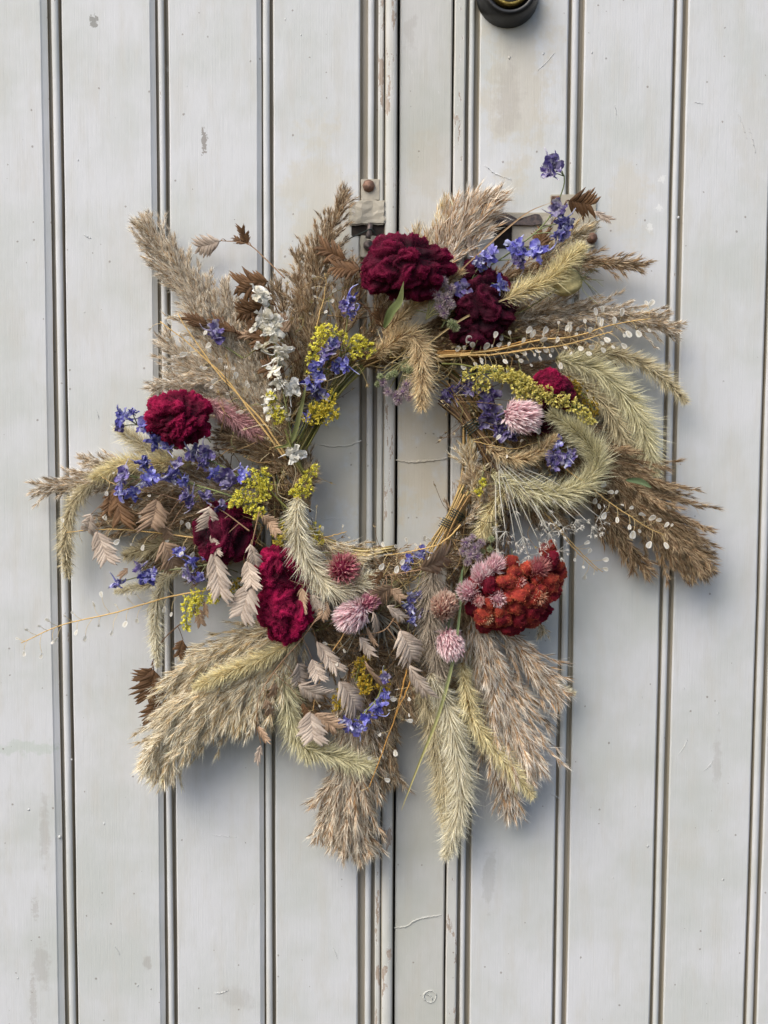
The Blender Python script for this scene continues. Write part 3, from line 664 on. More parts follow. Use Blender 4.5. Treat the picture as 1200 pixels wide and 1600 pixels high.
# ---- ring of bound stems
G = Geo(); straw = [lin(x) for x in ((176, 150, 100), (150, 124, 78), (120, 100, 62), (134, 134, 84), (96, 76, 52))]
for i in range(64):
    a0 = rng.uniform(0, 6.28); sp_ = rng.uniform(.7, 1.6); a = np.linspace(a0, a0 + sp_, 16)
    rr = rng.normal(0, 9); dd = 20 + rng.normal(0, 6)
    k = 1 + np.sin(a * 2 + rng.uniform(0, 6)) * .015
    C = np.array([P(600 + (168 + rr) * q * math.cos(t), 722 + (172 + rr) * q * math.sin(t), max(6, dd)) for t, q in zip(a, k)])
    tube(G, C, .0011, .0009, straw[i % 5] * rng.uniform(.8, 1.2), sides=5)
ring = part('wreath_base', G, M_STEM, wreath, wc, 'ring of bound dried stems', kind='stuff')

def bundle(a, b, c, d, n, w0, w1, w2, cols, label, r=.0009):
    """stems fanning from a through the tie b to c"""
    G = Geo()
    ax = nrm(np.array([[b[0] - a[0], b[1] - a[1]]], float))[0]; ay = nrm(np.array([[c[0] - b[0], c[1] - b[1]]], float))[0]
    for i in range(n):
        s = rng.uniform(-1, 1); z = rng.uniform(-1, 1)
        e0, e1 = rng.uniform(-12, 6), rng.uniform(-8, 14)
        p0 = (a[0] - ax[1] * s * w0 + ax[0] * e0, a[1] + ax[0] * s * w0 + ax[1] * e0)
        p1 = (b[0] - ax[1] * s * w1, b[1] + ax[0] * s * w1)
        p2 = (c[0] - ay[1] * s * w2 + ay[0] * e1, c[1] + ay[0] * s * w2 + ay[1] * e1)
        C = np.array([P(*p0, d + z * 4), P(*p1, d + z * w1 * .45 + 1), P(*p2, d + z * 4)])
        k = lin(cols[rng.integers(len(cols))]) * rng.uniform(.8, 1.2)
        tube(G, smooth(C, 12), r * rng.uniform(.7, 1.2), r * .8, k)
    return part('stem_bundle', G, M_STEM, wreath, label=label)
def wind(p, q, d, r, turns, label=None, name='binding_wire', tilt=.15):
    """wire coil round the axis p->q"""
    A, B = P(*p, d), P(*q, d); ax = B - A; T = nrm(ax[None])[0]; N, Bn = frame(T[None]); N, Bn = N[0], Bn[0]
    t = np.linspace(0, turns * 2 * np.pi, turns * 16)
    C = A + ax * (t / t[-1])[:, None] + (np.cos(t)[:, None] * N + np.sin(t)[:, None] * Bn * .8) * r + T * (np.cos(t * 1.0 + 1) * r * tilt)[:, None]
    G = Geo(); tube(G, C, .00048, None, lin((24, 42, 34)), sides=5)
    return part(name, G, M_WIRE, wreath, label=label)
ST = ((170, 140, 92), (142, 112, 70), (112, 88, 60), (188, 160, 106))
bundle((700, 620), (737, 668), (782, 728), 46, 16, 22, 9, 22, ((150, 124, 88), (112, 86, 60), (86, 66, 48)), 'fan of brown stems tied right of the opening')
bundle((735, 672), (731, 745), (706, 830), 34, 18, 12, 11, 12, ST + ((150, 150, 96),), 'straw stems down the right of the opening')
bundle((728, 770), (706, 812), (678, 868), 46, 20, 14, 10, 18, ST + ((140, 146, 92),), 'straw stems tied at the lower right of the opening')
bundle((500, 842), (560, 862), (604, 858), 40, 14, 7, 6, 5, ((206, 186, 130), (180, 156, 104), (150, 130, 80)), 'pale cut straw ends below the opening')
bundle((560, 566), (520, 615), (468, 706), 42, 14, 16, 10, 8, ((118, 116, 64), (100, 92, 52), (140, 130, 82)), 'green stems of the yellow and white bunch')
bundle((450, 690), (452, 705), (470, 735), 48, 8, 6, 5, 6, ((118, 116, 64), (150, 140, 92)), 'tied stem ends left of the opening')
bundle((570, 565), (630, 545), (700, 556), 34, 16, 10, 8, 12, ST, 'straw stems along the top of the opening')
bundle((690, 552), (760, 550), (830, 536), 44, 8, 6, 6, 10, ((196, 150, 88), (170, 128, 76)), 'golden stems under the seed sprigs')
wind((732, 660), (744, 676), 46, .0068, 5)
wind((716, 800), (708, 812), 46, .0072, 4)
wind((703, 814), (696, 826), 46, .0066, 4)
wind((452, 706), (456, 714), 50, .0042, 4)
wind((702, 500), (712, 512), 30, .005, 3)
G = Geo(); k = lin((22, 40, 34))
tube(G, smooth([P(520, 392, 14), P(546, 373, 13), P(572, 361, 17), P(577, 358, 19.3), P(583, 361, 17), P(592, 377, 13), P(597, 405, 20)], 40), .00055, None, k)
part('hanging_wire', G, M_WIRE, wreath, label='dark wire looped over the iron hook')

# ---- cockscomb
def comb(cx, cy, d, rx, ry, rd, lobes, crease, crest, tipc, label, seed, nf=9000, fl=.0021, warp=.45, tilt=0., amp=.30, pw=1.9, lv=None, par=None, fs=1.0, name='cockscomb_flower'):
    v, f = ico(lv or (6 if rx * ry > 1400 else 5)); r = np.random.default_rng(seed); nf = int(nf * 1.6); rx, ry = rx * .95, ry * .95
    i = np.arange(lobes) + .5; ph = np.arccos(1 - 2 * i / lobes); tt = np.pi * (1 + 5 ** .5) * i
    lobes = int(lobes * 1.1); i = np.arange(lobes) + .5; ph = np.arccos(1 - 2 * i / lobes); tt = np.pi * (1 + 5 ** .5) * i
    K = nrm(np.stack([np.cos(tt) * np.sin(ph), np.sin(tt) * np.sin(ph), np.cos(ph)], 1) + r.normal(0, .6 / math.sqrt(lobes), (lobes, 3)))
    k2 = nrm(r.normal(size=(lobes * 7, 3)))
    u = nrm(v + snoise(v, 2.2, seed) * warp)
    a1 = np.arccos(np.clip((u @ K.T).max(1), -1, 1)); s1 = 2.05 / math.sqrt(lobes) * 1.12
    h = np.clip(1 - (a1 / (s1 * .92)) ** 2, .0, 1) ** .55
    a2 = np.arccos(np.clip((u @ k2.T).max(1), -1, 1)); s2 = 2.05 / math.sqrt(lobes * 7) * 1.25
    h2 = np.sqrt(np.clip(1 - (a2 / s2) ** 2, 0, 1))
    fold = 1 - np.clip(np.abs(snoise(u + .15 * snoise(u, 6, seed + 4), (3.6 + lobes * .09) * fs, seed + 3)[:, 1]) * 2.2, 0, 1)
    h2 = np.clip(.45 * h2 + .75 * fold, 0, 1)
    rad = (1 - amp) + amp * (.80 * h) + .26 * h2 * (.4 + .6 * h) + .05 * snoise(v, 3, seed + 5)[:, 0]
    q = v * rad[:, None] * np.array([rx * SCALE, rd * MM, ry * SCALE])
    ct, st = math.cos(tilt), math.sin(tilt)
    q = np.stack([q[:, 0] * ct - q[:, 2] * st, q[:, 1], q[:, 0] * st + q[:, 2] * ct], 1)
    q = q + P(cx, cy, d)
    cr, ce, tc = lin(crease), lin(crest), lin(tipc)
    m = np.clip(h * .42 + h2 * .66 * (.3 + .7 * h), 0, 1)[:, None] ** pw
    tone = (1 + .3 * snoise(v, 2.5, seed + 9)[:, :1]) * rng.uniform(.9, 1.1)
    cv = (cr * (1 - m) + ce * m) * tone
    G = Geo(); G.add(q, f, cv, True)
    fn = np.cross(q[f[:, 1]] - q[f[:, 0]], q[f[:, 2]] - q[f[:, 0]]); ar = np.linalg.norm(fn, axis=1)
    fnn = nrm(fn); wgt = ar * np.where(fnn[:, 1] < .3, 1, .05); wgt /= wgt.sum()
    fi = r.choice(len(f), nf, p=wgt); b = r.dirichlet((1, 1, 1), nf)
    base = (q[f[fi]] * b[:, :, None]).sum(1); mm = (m[f[fi]] * b[:, :, None]).sum(1); tn = (tone[f[fi]] * b[:, :, None]).sum(1)
    D = fnn[fi] + r.normal(0, .42, (nf, 3))
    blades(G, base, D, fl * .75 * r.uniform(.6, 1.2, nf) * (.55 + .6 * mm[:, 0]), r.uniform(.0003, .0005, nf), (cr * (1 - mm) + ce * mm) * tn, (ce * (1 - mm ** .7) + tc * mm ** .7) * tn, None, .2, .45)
    return part(name, G, M_VELVET, par or wreath, P(cx, cy, d), label)
BUR = ((30, 1, 14), (108, 4, 46), (150, 24, 78))  # first tone darkened: shade in the creases is put into the colour
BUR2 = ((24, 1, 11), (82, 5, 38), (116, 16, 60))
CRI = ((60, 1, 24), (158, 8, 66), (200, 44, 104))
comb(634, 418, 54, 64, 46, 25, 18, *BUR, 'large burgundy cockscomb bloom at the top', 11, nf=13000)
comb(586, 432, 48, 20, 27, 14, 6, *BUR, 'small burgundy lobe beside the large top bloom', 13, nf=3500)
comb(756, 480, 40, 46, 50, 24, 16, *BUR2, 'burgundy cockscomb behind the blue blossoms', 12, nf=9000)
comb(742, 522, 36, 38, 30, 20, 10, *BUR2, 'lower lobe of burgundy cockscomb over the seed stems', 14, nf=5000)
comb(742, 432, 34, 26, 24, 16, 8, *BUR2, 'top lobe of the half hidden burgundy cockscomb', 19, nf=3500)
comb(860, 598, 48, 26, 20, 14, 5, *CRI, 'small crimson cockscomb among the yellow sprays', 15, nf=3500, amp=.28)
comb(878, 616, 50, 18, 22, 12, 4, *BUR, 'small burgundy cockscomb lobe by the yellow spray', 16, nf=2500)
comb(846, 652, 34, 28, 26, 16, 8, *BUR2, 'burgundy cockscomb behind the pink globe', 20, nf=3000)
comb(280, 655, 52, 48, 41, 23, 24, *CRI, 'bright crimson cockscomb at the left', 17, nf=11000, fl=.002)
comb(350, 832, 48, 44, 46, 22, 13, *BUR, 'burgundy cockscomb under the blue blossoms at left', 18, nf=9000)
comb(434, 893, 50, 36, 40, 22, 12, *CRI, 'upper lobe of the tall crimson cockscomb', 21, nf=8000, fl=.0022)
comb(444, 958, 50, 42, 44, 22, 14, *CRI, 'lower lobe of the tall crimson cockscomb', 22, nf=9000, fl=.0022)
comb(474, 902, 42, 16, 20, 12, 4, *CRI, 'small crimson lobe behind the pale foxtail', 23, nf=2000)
# rust-red comb made of many lobes
RUS = ((88, 5, 26), (150, 46, 42), (232, 164, 128))
RUS = ((80, 3, 24), (132, 24, 36), (196, 88, 72)); RUSP = ((100, 8, 28), (164, 62, 44), (226, 142, 98)); RUSC = ((74, 2, 24), (124, 8, 38), (160, 36, 54))
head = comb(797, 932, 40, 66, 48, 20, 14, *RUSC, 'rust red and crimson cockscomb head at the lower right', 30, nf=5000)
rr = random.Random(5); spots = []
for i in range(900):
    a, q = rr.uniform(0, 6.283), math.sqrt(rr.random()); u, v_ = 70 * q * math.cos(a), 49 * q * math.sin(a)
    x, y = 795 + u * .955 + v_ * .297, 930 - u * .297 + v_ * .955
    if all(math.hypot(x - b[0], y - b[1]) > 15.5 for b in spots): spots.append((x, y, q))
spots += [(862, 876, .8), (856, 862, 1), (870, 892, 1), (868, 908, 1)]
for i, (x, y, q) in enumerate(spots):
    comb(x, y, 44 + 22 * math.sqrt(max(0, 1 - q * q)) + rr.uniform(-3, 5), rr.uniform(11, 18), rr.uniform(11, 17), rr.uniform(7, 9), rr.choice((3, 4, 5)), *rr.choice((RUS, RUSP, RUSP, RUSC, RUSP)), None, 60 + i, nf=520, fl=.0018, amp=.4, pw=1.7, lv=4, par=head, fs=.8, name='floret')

# ---- globe flowers
def globe(cx, cy, d, r, ax, c_in, c_out, c_tip, label, n=380, ratio=1.2, ll=.46, wd=.0022):
    r *= .92
    """ax: photo direction of the flower's tip"""
    A = nrm((np.array(RT) * ax[0] - np.array(UP) * ax[1] + np.array([0, -1, 0]) * ax[2])[None])[0]
    N = nrm(np.cross(A, [.2, 1, .3])[None])[0]; B = np.cross(N, A); R = r * SCALE; c = P(cx, cy, d)
    i = np.arange(n) + .5; z = 1 - 1.85 * i / n; th = np.pi * (1 + 5 ** .5) * i + rng.normal(0, .08, n)
    s = np.sqrt(1 - z * z)
    o = np.stack([np.cos(th) * s, np.sin(th) * s, z], 1)
    def W(k): return k[:, :1] * N + k[:, 1:2] * B + k[:, 2:] * A * ratio
    out = W(o); base = c + out * R * .62
    D = nrm(out * .6 + A * 1.0 * s[:, None] + rng.normal(0, .1, (n, 3)))
    G = Geo(); v, f = ico(2); G.add(c + (v[:, :1] * N + v[:, 1:2] * B + v[:, 2:] * A * ratio) * R * .66, f, lin(c_in) * .8, True)
    m = rng.random((n, 1)); ci, co, ct = lin(c_in), lin(c_out), lin(c_tip)
    blades(G, base, D, R * ll * rng.uniform(.8, 1.2, n), wd * rng.uniform(.7, 1.2, n), ci * (1 - m) + co * m, ct * m + co * (1 - m) * 1.1, A * (R * .12) + rng.normal(0, R * .05, (n, 3)), .12, .45)
    blades(G, base, D + rng.normal(0, .18, (n, 3)), R * ll * rng.uniform(.9, 1.4, n), wd * .4, co, ct, None, .12, .4)
    return part('globe_flower', G, M_BRACT, wreath, c, label)
PK = ((196, 138, 150), (230, 192, 196), (253, 244, 240))
globe(812, 650, 62, 31, (.8, .15, .55), *PK, 'pale pink globe flower at the right')
globe(552, 960, 64, 29, (-.7, .45, .6), *PK, 'pink globe flower below the opening')
globe(577, 940, 58, 18, (.7, -.6, .4), (170, 84, 112), (206, 138, 156), (236, 190, 196), 'small pink tuft behind the pink globe', n=160)
globe(536, 890, 58, 26, (.2, -.2, 1), (150, 40, 78), (190, 96, 122), (226, 190, 178), 'open magenta and buff globe flower', n=220, ll=.75)
globe(693, 948, 58, 26, (.1, -.5, .7), (176, 120, 110), (222, 190, 172), (246, 232, 216), 'cream pink globe flower beside the red head')
globe(702, 1003, 54, 27, (.2, .6, .6), *PK, 'pink globe flower under the cream one', ratio=1.25)
globe(732, 925, 60, 18, (-.4, -.3, .9), *PK, 'pink tuft at the left of the red head', n=180, ll=.7)
globe(752, 900, 62, 17, (-.1, -.8, .6), *PK, 'pink tuft at the top of the red head', n=180, ll=.7)
globe(778, 935, 65, 14, (0, 0, 1), *PK, 'pale pink tuft inside the red head', n=120, ll=.8, wd=.0012)
globe(772, 884, 60, 16, (.2, -.6, .6), *PK, 'small pink tuft under the white stems', n=140, ll=.8, wd=.0012)
globe(842, 888, 60, 17, (.1, -.5, .8), (150, 70, 80), (190, 120, 120), (222, 170, 160), 'dull pink tuft at the right of the red head', n=140, ll=.8, wd=.0012)
globe(840, 932, 62, 14, (0, 0, 1), (190, 110, 90), (222, 160, 130), (240, 206, 176), 'peach tuft inside the red head', n=120, ll=.7, wd=.0012)
globe(760, 965, 62, 11, (0, 0, 1), (196, 130, 96), (226, 180, 140), (240, 214, 180), 'small peach tuft inside the red head', n=90, ll=.7, wd=.0012)
for x, y in ((812, 910), (748, 938)):
    globe(x, y, 66, 9, (0, 0, 1), (200, 120, 120), (230, 176, 170), (250, 226, 214), None, n=80, ll=.9, wd=.001)
globe(760, 872, 40, 18, (0, 0, 1), (140, 110, 76), (176, 144, 102), (204, 176, 130), 'straw coloured tuft above the red head', n=150, ll=.9, wd=.0010)

# ---- larkspur
def blossom_mesh(seed, cols, npet=12, spur=True):
    r = np.random.default_rng(seed); G = Geo(); dk, md, lt = [lin(x) for x in cols]
    for k in range(npet):
        a = 2 * np.pi * k / npet * 1.0 + r.normal(0, .35); inner = k % 3 == 2
        L = r.uniform(.55, .75) if inner else r.uniform(.8, 1.15); w = r.uniform(.2, .42); cup = r.uniform(-.6, .9)
        R = np.array([math.cos(a), 0, math.sin(a)]); S = np.array([-math.sin(a), 0, math.cos(a)]); A = np.array([0, -1., 0])
        s = np.linspace(.04, 1, 7)[:, None, None]; v = np.linspace(-1, 1, 6)[None, :, None]
        wd = w * np.sin(np.pi * (.10 + .74 * s)) ** .7 * (1 + .18 * np.sin(v * 6 + k))
        V = R * s * L * math.cos(cup * .7) + A * (L * (math.sin(cup) * s ** 1.5 + .15)) + S * v * wd + A * (abs(v) ** 1.5 * wd * r.uniform(-.3, .7)) + A * (.2 if inner else 0)
        V = V + snoise(V.reshape(-1, 3), 4.5, seed * 31 + k).reshape(V.shape) * .2 + r.normal(0, .03, V.shape)
        q = r.random(); t = np.clip(snoise(V.reshape(-1, 3), 3, seed + k)[:, :1] * .5 + .5 + (abs(v) * .25 + 0 * s).reshape(-1, 1), 0, 1)
        mixm = dk * (1 - q) + md * q
        pale = (np.clip(t - .55, 0, 1) * 2.4 * r.uniform(.2, 1) + np.clip(.25 - s, 0, 1).repeat(6, 1).reshape(-1, 1) * 1.5).clip(0, .9)
        grid(G, V, (mixm * (1 - pale) + lt * pale).reshape(7, 6, 3))
    if spur:
        a = r.uniform(0, 6.28); e = np.array([math.cos(a), 0, math.sin(a)]); A = np.array([0, 1., 0])
        C = smooth([np.array([0, .1, 0]), A * .3 + e * .45, A * .4 + e * 1.1 + r.normal(0, .1, 3), A * .35 + e * 1.75 + r.normal(0, .2, 3)], 10)
        tube(G, C, .13, .035, md, lt * .8 + md * .2)
    n = 14; blades(G, np.zeros((n, 3)), r.normal(0, .5, (n, 3)) + [0, -1, 0], .45, .05, lt, lt)
    me = G.mesh('blossom', clamp=False); me.materials.append(M_PETAL); return me
BLUE = ((82, 76, 152), (136, 132, 200), (232, 234, 242))
VIO = ((66, 52, 104), (106, 92, 150), (196, 190, 206))
WHT = ((214, 206, 180), (232, 230, 220), (246, 247, 248))
BLUE2 = ((86, 72, 132), (128, 116, 172), (224, 220, 222)); BLUE3 = ((74, 70, 156), (124, 122, 208), (222, 226, 244))
BM = [blossom_mesh(s, (BLUE, BLUE2, BLUE3)[s % 3], 9 + s % 5) for s in range(1, 13)]
VM = [blossom_mesh(s, VIO) for s in range(11, 15)]
WM = [blossom_mesh(s, WHT, 8) for s in range(21, 25)]
def rrot(spread=.7):
    return Matrix.Rotation(random.uniform(0, 6.28), 4, 'Y') if spread == 0 else (Matrix.Rotation(random.gauss(0, spread), 4, 'Z') @ Matrix.Rotation(random.gauss(0, spread), 4, 'X') @ Matrix.Rotation(random.uniform(0, 6.28), 4, 'Y'))
def larkspur(stem, d, bl, meshes, label, scol=(128, 132, 84), size=15, r=.0009):
    C = curve(stem, d, 40); G = Geo(); tube(G, C, r, r * .6, lin(scol)); info = []
    for (x, y, *k) in bl:
        dz = np.interp(np.argmin([math.hypot(*(np.array(P(x, y, 30)) - q)[[0, 2]]) for q in C]), [0, len(C) - 1], [np.atleast_1d(d)[0], np.atleast_1d(d)[-1]])
        p = P(x, y, dz + 5); j = np.argmin(np.linalg.norm(C - p, axis=1)); j = max(0, j - 3)
        tube(G, smooth([C[j], C[j] * .5 + p * .5 + np.array([0, -.001, .001]), p], 6), .0005, .0004, lin(scol) * .9, sides=4)
        info.append((p, (.86 if meshes is WM else .92) * size * (k[0] if k else 1) * random.uniform(.85, 1.1) * SCALE))
    o = part('larkspur_sprig', G, M_STEM, wreath, C[0], label)
    for p, s in info:
        link('blossom', meshes[random.randrange(len(meshes))], o, p, rrot(), s)
    return o
K = larkspur
K([(690, 512), (735, 440), (800, 392), (850, 350), (878, 300), (880, 270), (862, 262)], (46, 50), [(862, 258, 1.2), (858, 272, .8), (872, 330, .9), (880, 348, 1.1), (872, 365, 1), (808, 390, 1.15), (815, 408, .9), (842, 395, 1.05), (765, 400, 1.15), (752, 412, .8), (722, 452, 1.1), (724, 470, .7), (778, 445, 1)], BM, 'tall blue larkspur sprig at the upper right', (132, 140, 96), 17)
K([(400, 760), (330, 720), (260, 690), (200, 655)], (56, 50), [(192, 652, .9), (205, 642, .8), (186, 668, .6), (228, 668, 1.1), (240, 688, .9), (262, 702, .8), (300, 708, 1.15), (322, 706, 1), (312, 722, .8), (335, 740, 1), (352, 745, 1.1), (360, 762, .9), (382, 742, .9)], BM, 'upper blue larkspur sprig at the left', (132, 140, 92), 16)
K([(390, 785), (330, 765), (270, 750), (200, 745)], (60, 50), [(196, 742, 1.1), (190, 768, 1), (205, 772, .9), (225, 722, 1), (238, 745, 1), (228, 750, .8), (268, 740, 1.1), (290, 752, 1.1), (295, 775, 1.1), (300, 788, .8), (322, 780, 1), (345, 790, .8), (278, 728, .8)], BM, 'lower blue larkspur sprig at the left', (132, 140, 92), 16)
K([(370, 870), (310, 885), (250, 893), (185, 910)], (46, 40), [(182, 910, .9), (222, 885, .9), (228, 902, 1), (238, 898, .8), (300, 876, 1), (298, 895, 1.1), (312, 902, .8), (280, 862, .8), (322, 868, .7)], BM, 'small blue larkspur sprig at the lower left', (140, 144, 104), 15)
K([(530, 560), (540, 520), (545, 480)], (36, 40), [(545, 465, 1), (540, 482, 1), (552, 488, .9)], BM, 'blue larkspur blossoms left of the top bloom', size=16)
K([(380, 560), (350, 540), (335, 525)], (34, 38), [(334, 516, .9), (336, 530, 1)], BM, 'single dark blue larkspur blossom in the tan plume', size=15)
K([(460, 690), (490, 630), (515, 560)], (46, 52), [(518, 550, 1.2), (508, 562, 1), (520, 535, .9), (500, 592, 1), (485, 600, .9), (498, 612, 1), (540, 570, .8), (480, 655, .9), (492, 575, .9), (525, 575, .8)], BM, 'blue larkspur in the yellow bunch', size=16)
K([(720, 600), (760, 630), (790, 670)], (42, 48), [(735, 602, .9), (712, 610, .9), (765, 618, 1), (760, 640, 1.1), (772, 655, 1.1), (790, 672, 1.1), (778, 675, .9), (800, 680, .8), (698, 620, .8), (755, 605, .8)], VM, 'dull violet larkspur inside the right side', size=17)
K([(800, 720), (840, 715), (880, 705)], (48, 52), [(868, 690, .9), (872, 715, 1.1), (885, 720, 1), (862, 722, .9), (895, 712, .8)], BM + VM, 'blue violet larkspur inside the hooked foxtail', size=15)
K([(600, 1040), (590, 1090), (545, 1135)], (52, 50), [(545, 1132, 1.1), (570, 1120, 1.1), (595, 1103, 1.2), (588, 1112, .9), (560, 1138, .8), (600, 1058, .8), (602, 1085, .8)], BM, 'blue larkspur at the bottom', size=15)
K([(690, 850), (660, 890), (645, 960)], (44, 46), [(660, 862, .9), (640, 872, .8), (650, 930, 1), (642, 950, 1), (656, 955, .8), (645, 968, .8), (636, 888, .7)], BM + VM, 'blue larkspur below the opening', size=14)
K([(458, 700), (446, 630), (430, 545), (418, 455)], (56, 58), [(405, 460, 1.15), (412, 466, .8), (415, 495, 1.1), (402, 512, .9), (430, 505, 1), (425, 520, 1.1), (408, 545, 1.1), (440, 545, 1.15), (436, 560, 1), (428, 580, 1.1), (438, 594, 1), (455, 608, 1.05), (422, 620, .9), (425, 640, 1), (460, 708, 1.1), (452, 650, .7)], WM, 'white larkspur sprig at the upper left', (128, 130, 84), 16)

# ---- goldenrod
def goldenrod(lines, d, label, cols=((220, 206, 52), (248, 240, 92), (252, 248, 164)), r=9, dens=1.0, stem=None, open_=1.0):
    S = Geo(); allc = []; r0 = r
    for ln in lines: allc.append(curve(ln, d, 24))
    base = curve(stem, d - 4 if np.ndim(d) == 0 else d, 20) if stem else None
    for C in allc: tube(S, C, .0006, .0004, lin((124, 130, 66)))
    if stem: tube(S, base, .0009, .0007, lin((118, 118, 64)))
    o = part('goldenrod_sprig', S, M_STEM, wreath, (base if stem else allc[0])[0], label)
    for C in allc:
        L = clen(C); r = r0; r *= 1.15; n = int(L / .00068 * dens * r / 9) + 10; t = rng.uniform(.0, 1, n)
        p, T = at_curve(C, t); N, B = frame(T); th = rng.uniform(0, 6.28, n)
        out = np.cos(th)[:, None] * N + np.sin(th)[:, None] * B
        rad = r * SCALE * (1 - .45 * t ** 3) * rng.uniform(.35, 1.0, n)
        c = p + out * rad[:, None]; ax = nrm(out + T * .6 + rng.normal(0, .35, (n, 3)))
        G = Geo(); dk, md, lt = [lin(x) for x in cols]; tone = rng.uniform(.75, 1.15, (n, 1))
        k = 8
        bb = np.repeat(c, k, 0); aa = np.repeat(ax, k, 0); tn = np.repeat(tone, k, 0)
        dirs = aa + rng.normal(0, .55 * open_, (n * k, 3))
        blades(G, bb, dirs, rng.uniform(.002, .0033, n * k), rng.uniform(.0010, .0016, n * k), dk * tn, (md * .6 + lt * .4) * tn, None, .15, .55)
        blades(G, c - ax * .0018, ax + rng.normal(0, .1, (n, 3)), .0022, .0011, lin((128, 134, 58)), dk, None, .2, .6)
        part('flower_cluster', G, M_GOLD, o, C[0])
    return o
g = goldenrod
g([[(500, 515), (520, 520), (540, 530)], [(492, 545), (505, 525), (500, 510)], [(495, 580), (488, 560), (495, 545)]], 54, 'goldenrod clusters in the upper bunch', r=11, stem=[(470, 690), (490, 620), (515, 530)])
g([[(540, 545), (556, 535), (572, 528)], [(550, 548), (565, 548), (583, 542)]], 54, 'goldenrod cluster at the top of the bunch', r=11, stem=[(500, 600), (530, 560), (545, 545)])
g([[(440, 660), (428, 640), (420, 612)], [(428, 655), (440, 640)]], 62, 'goldenrod beside the white blossoms', r=8, stem=[(455, 700), (445, 670)])
g([[(490, 655), (505, 640), (522, 612)], [(500, 655), (515, 645), (530, 645)], [(478, 660), (490, 645), (500, 630)]], 56, 'goldenrod at the foot of the bunch', ((202, 180, 44), (238, 222, 80), (248, 238, 140)), r=10, stem=[(460, 700), (480, 660)])
g([[(400, 735), (385, 760), (362, 795)], [(410, 745), (400, 775), (385, 800)], [(415, 760), (412, 780)], [(405, 735), (415, 750), (418, 765)], [(395, 800), (405, 798), (414, 796)]], 64, 'large goldenrod spray at the left of the opening', r=9, stem=[(455, 800), (430, 775), (405, 745)])
g([[(458, 775), (472, 758), (495, 728)], [(460, 765), (470, 772), (485, 762)]], 58, 'goldenrod tip pointing into the opening', r=8, stem=[(470, 800), (462, 775)])
g([[(440, 810), (432, 835), (438, 855)], [(445, 825), (450, 840), (432, 850)], [(490, 815), (495, 835), (500, 850)]], 50, 'goldenrod behind the pale foxtail', ((202, 180, 44), (238, 222, 80), (248, 238, 140)), r=8)
g([[(340, 935), (310, 930), (292, 945), (292, 985)], [(300, 930), (305, 945), (300, 960)], [(345, 930), (330, 940)]], 50, 'goldenrod hooked down at the lower left', r=8, stem=[(390, 920), (340, 932)])
g([[(365, 905), (372, 925), (370, 945)]], 40, 'goldenrod behind the pale spikelets', ((150, 126, 26), (190, 166, 46), (210, 192, 90)), r=9)
g([[(722, 588), (760, 582), (795, 592)], [(770, 578), (810, 592), (850, 612)], [(800, 600), (845, 620), (880, 632)], [(850, 608), (890, 630), (926, 662)], [(740, 598), (765, 605)], [(810, 612), (825, 622)], [(790, 585), (830, 600)]], 60, 'long goldenrod spray at the right', ((204, 188, 84), (236, 224, 124), (248, 242, 180)), r=9, dens=1.2, stem=[(690, 568), (740, 574), (850, 615)])
g([[(890, 600), (915, 620), (932, 650)], [(880, 595), (905, 612)]], 40, 'darker goldenrod behind the long spray', ((140, 112, 30), (176, 148, 50), (200, 176, 84)), r=9)
g([[(555, 1065), (562, 1040), (575, 1025)], [(570, 1085), (572, 1065), (578, 1050)], [(575, 1080), (568, 1060)], [(530, 1110), (528, 1090), (540, 1075)], [(595, 1080), (602, 1060), (600, 1050)], [(540, 1110), (535, 1095)]], 44, 'goldenrod in the bottom bunch', ((190, 156, 40), (226, 198, 70), (240, 222, 120)), r=9, open_=.8)
g([[(752, 760), (757, 750)], [(745, 772), (750, 765)]], 52, 'tiny yellow florets right of the opening', r=4)

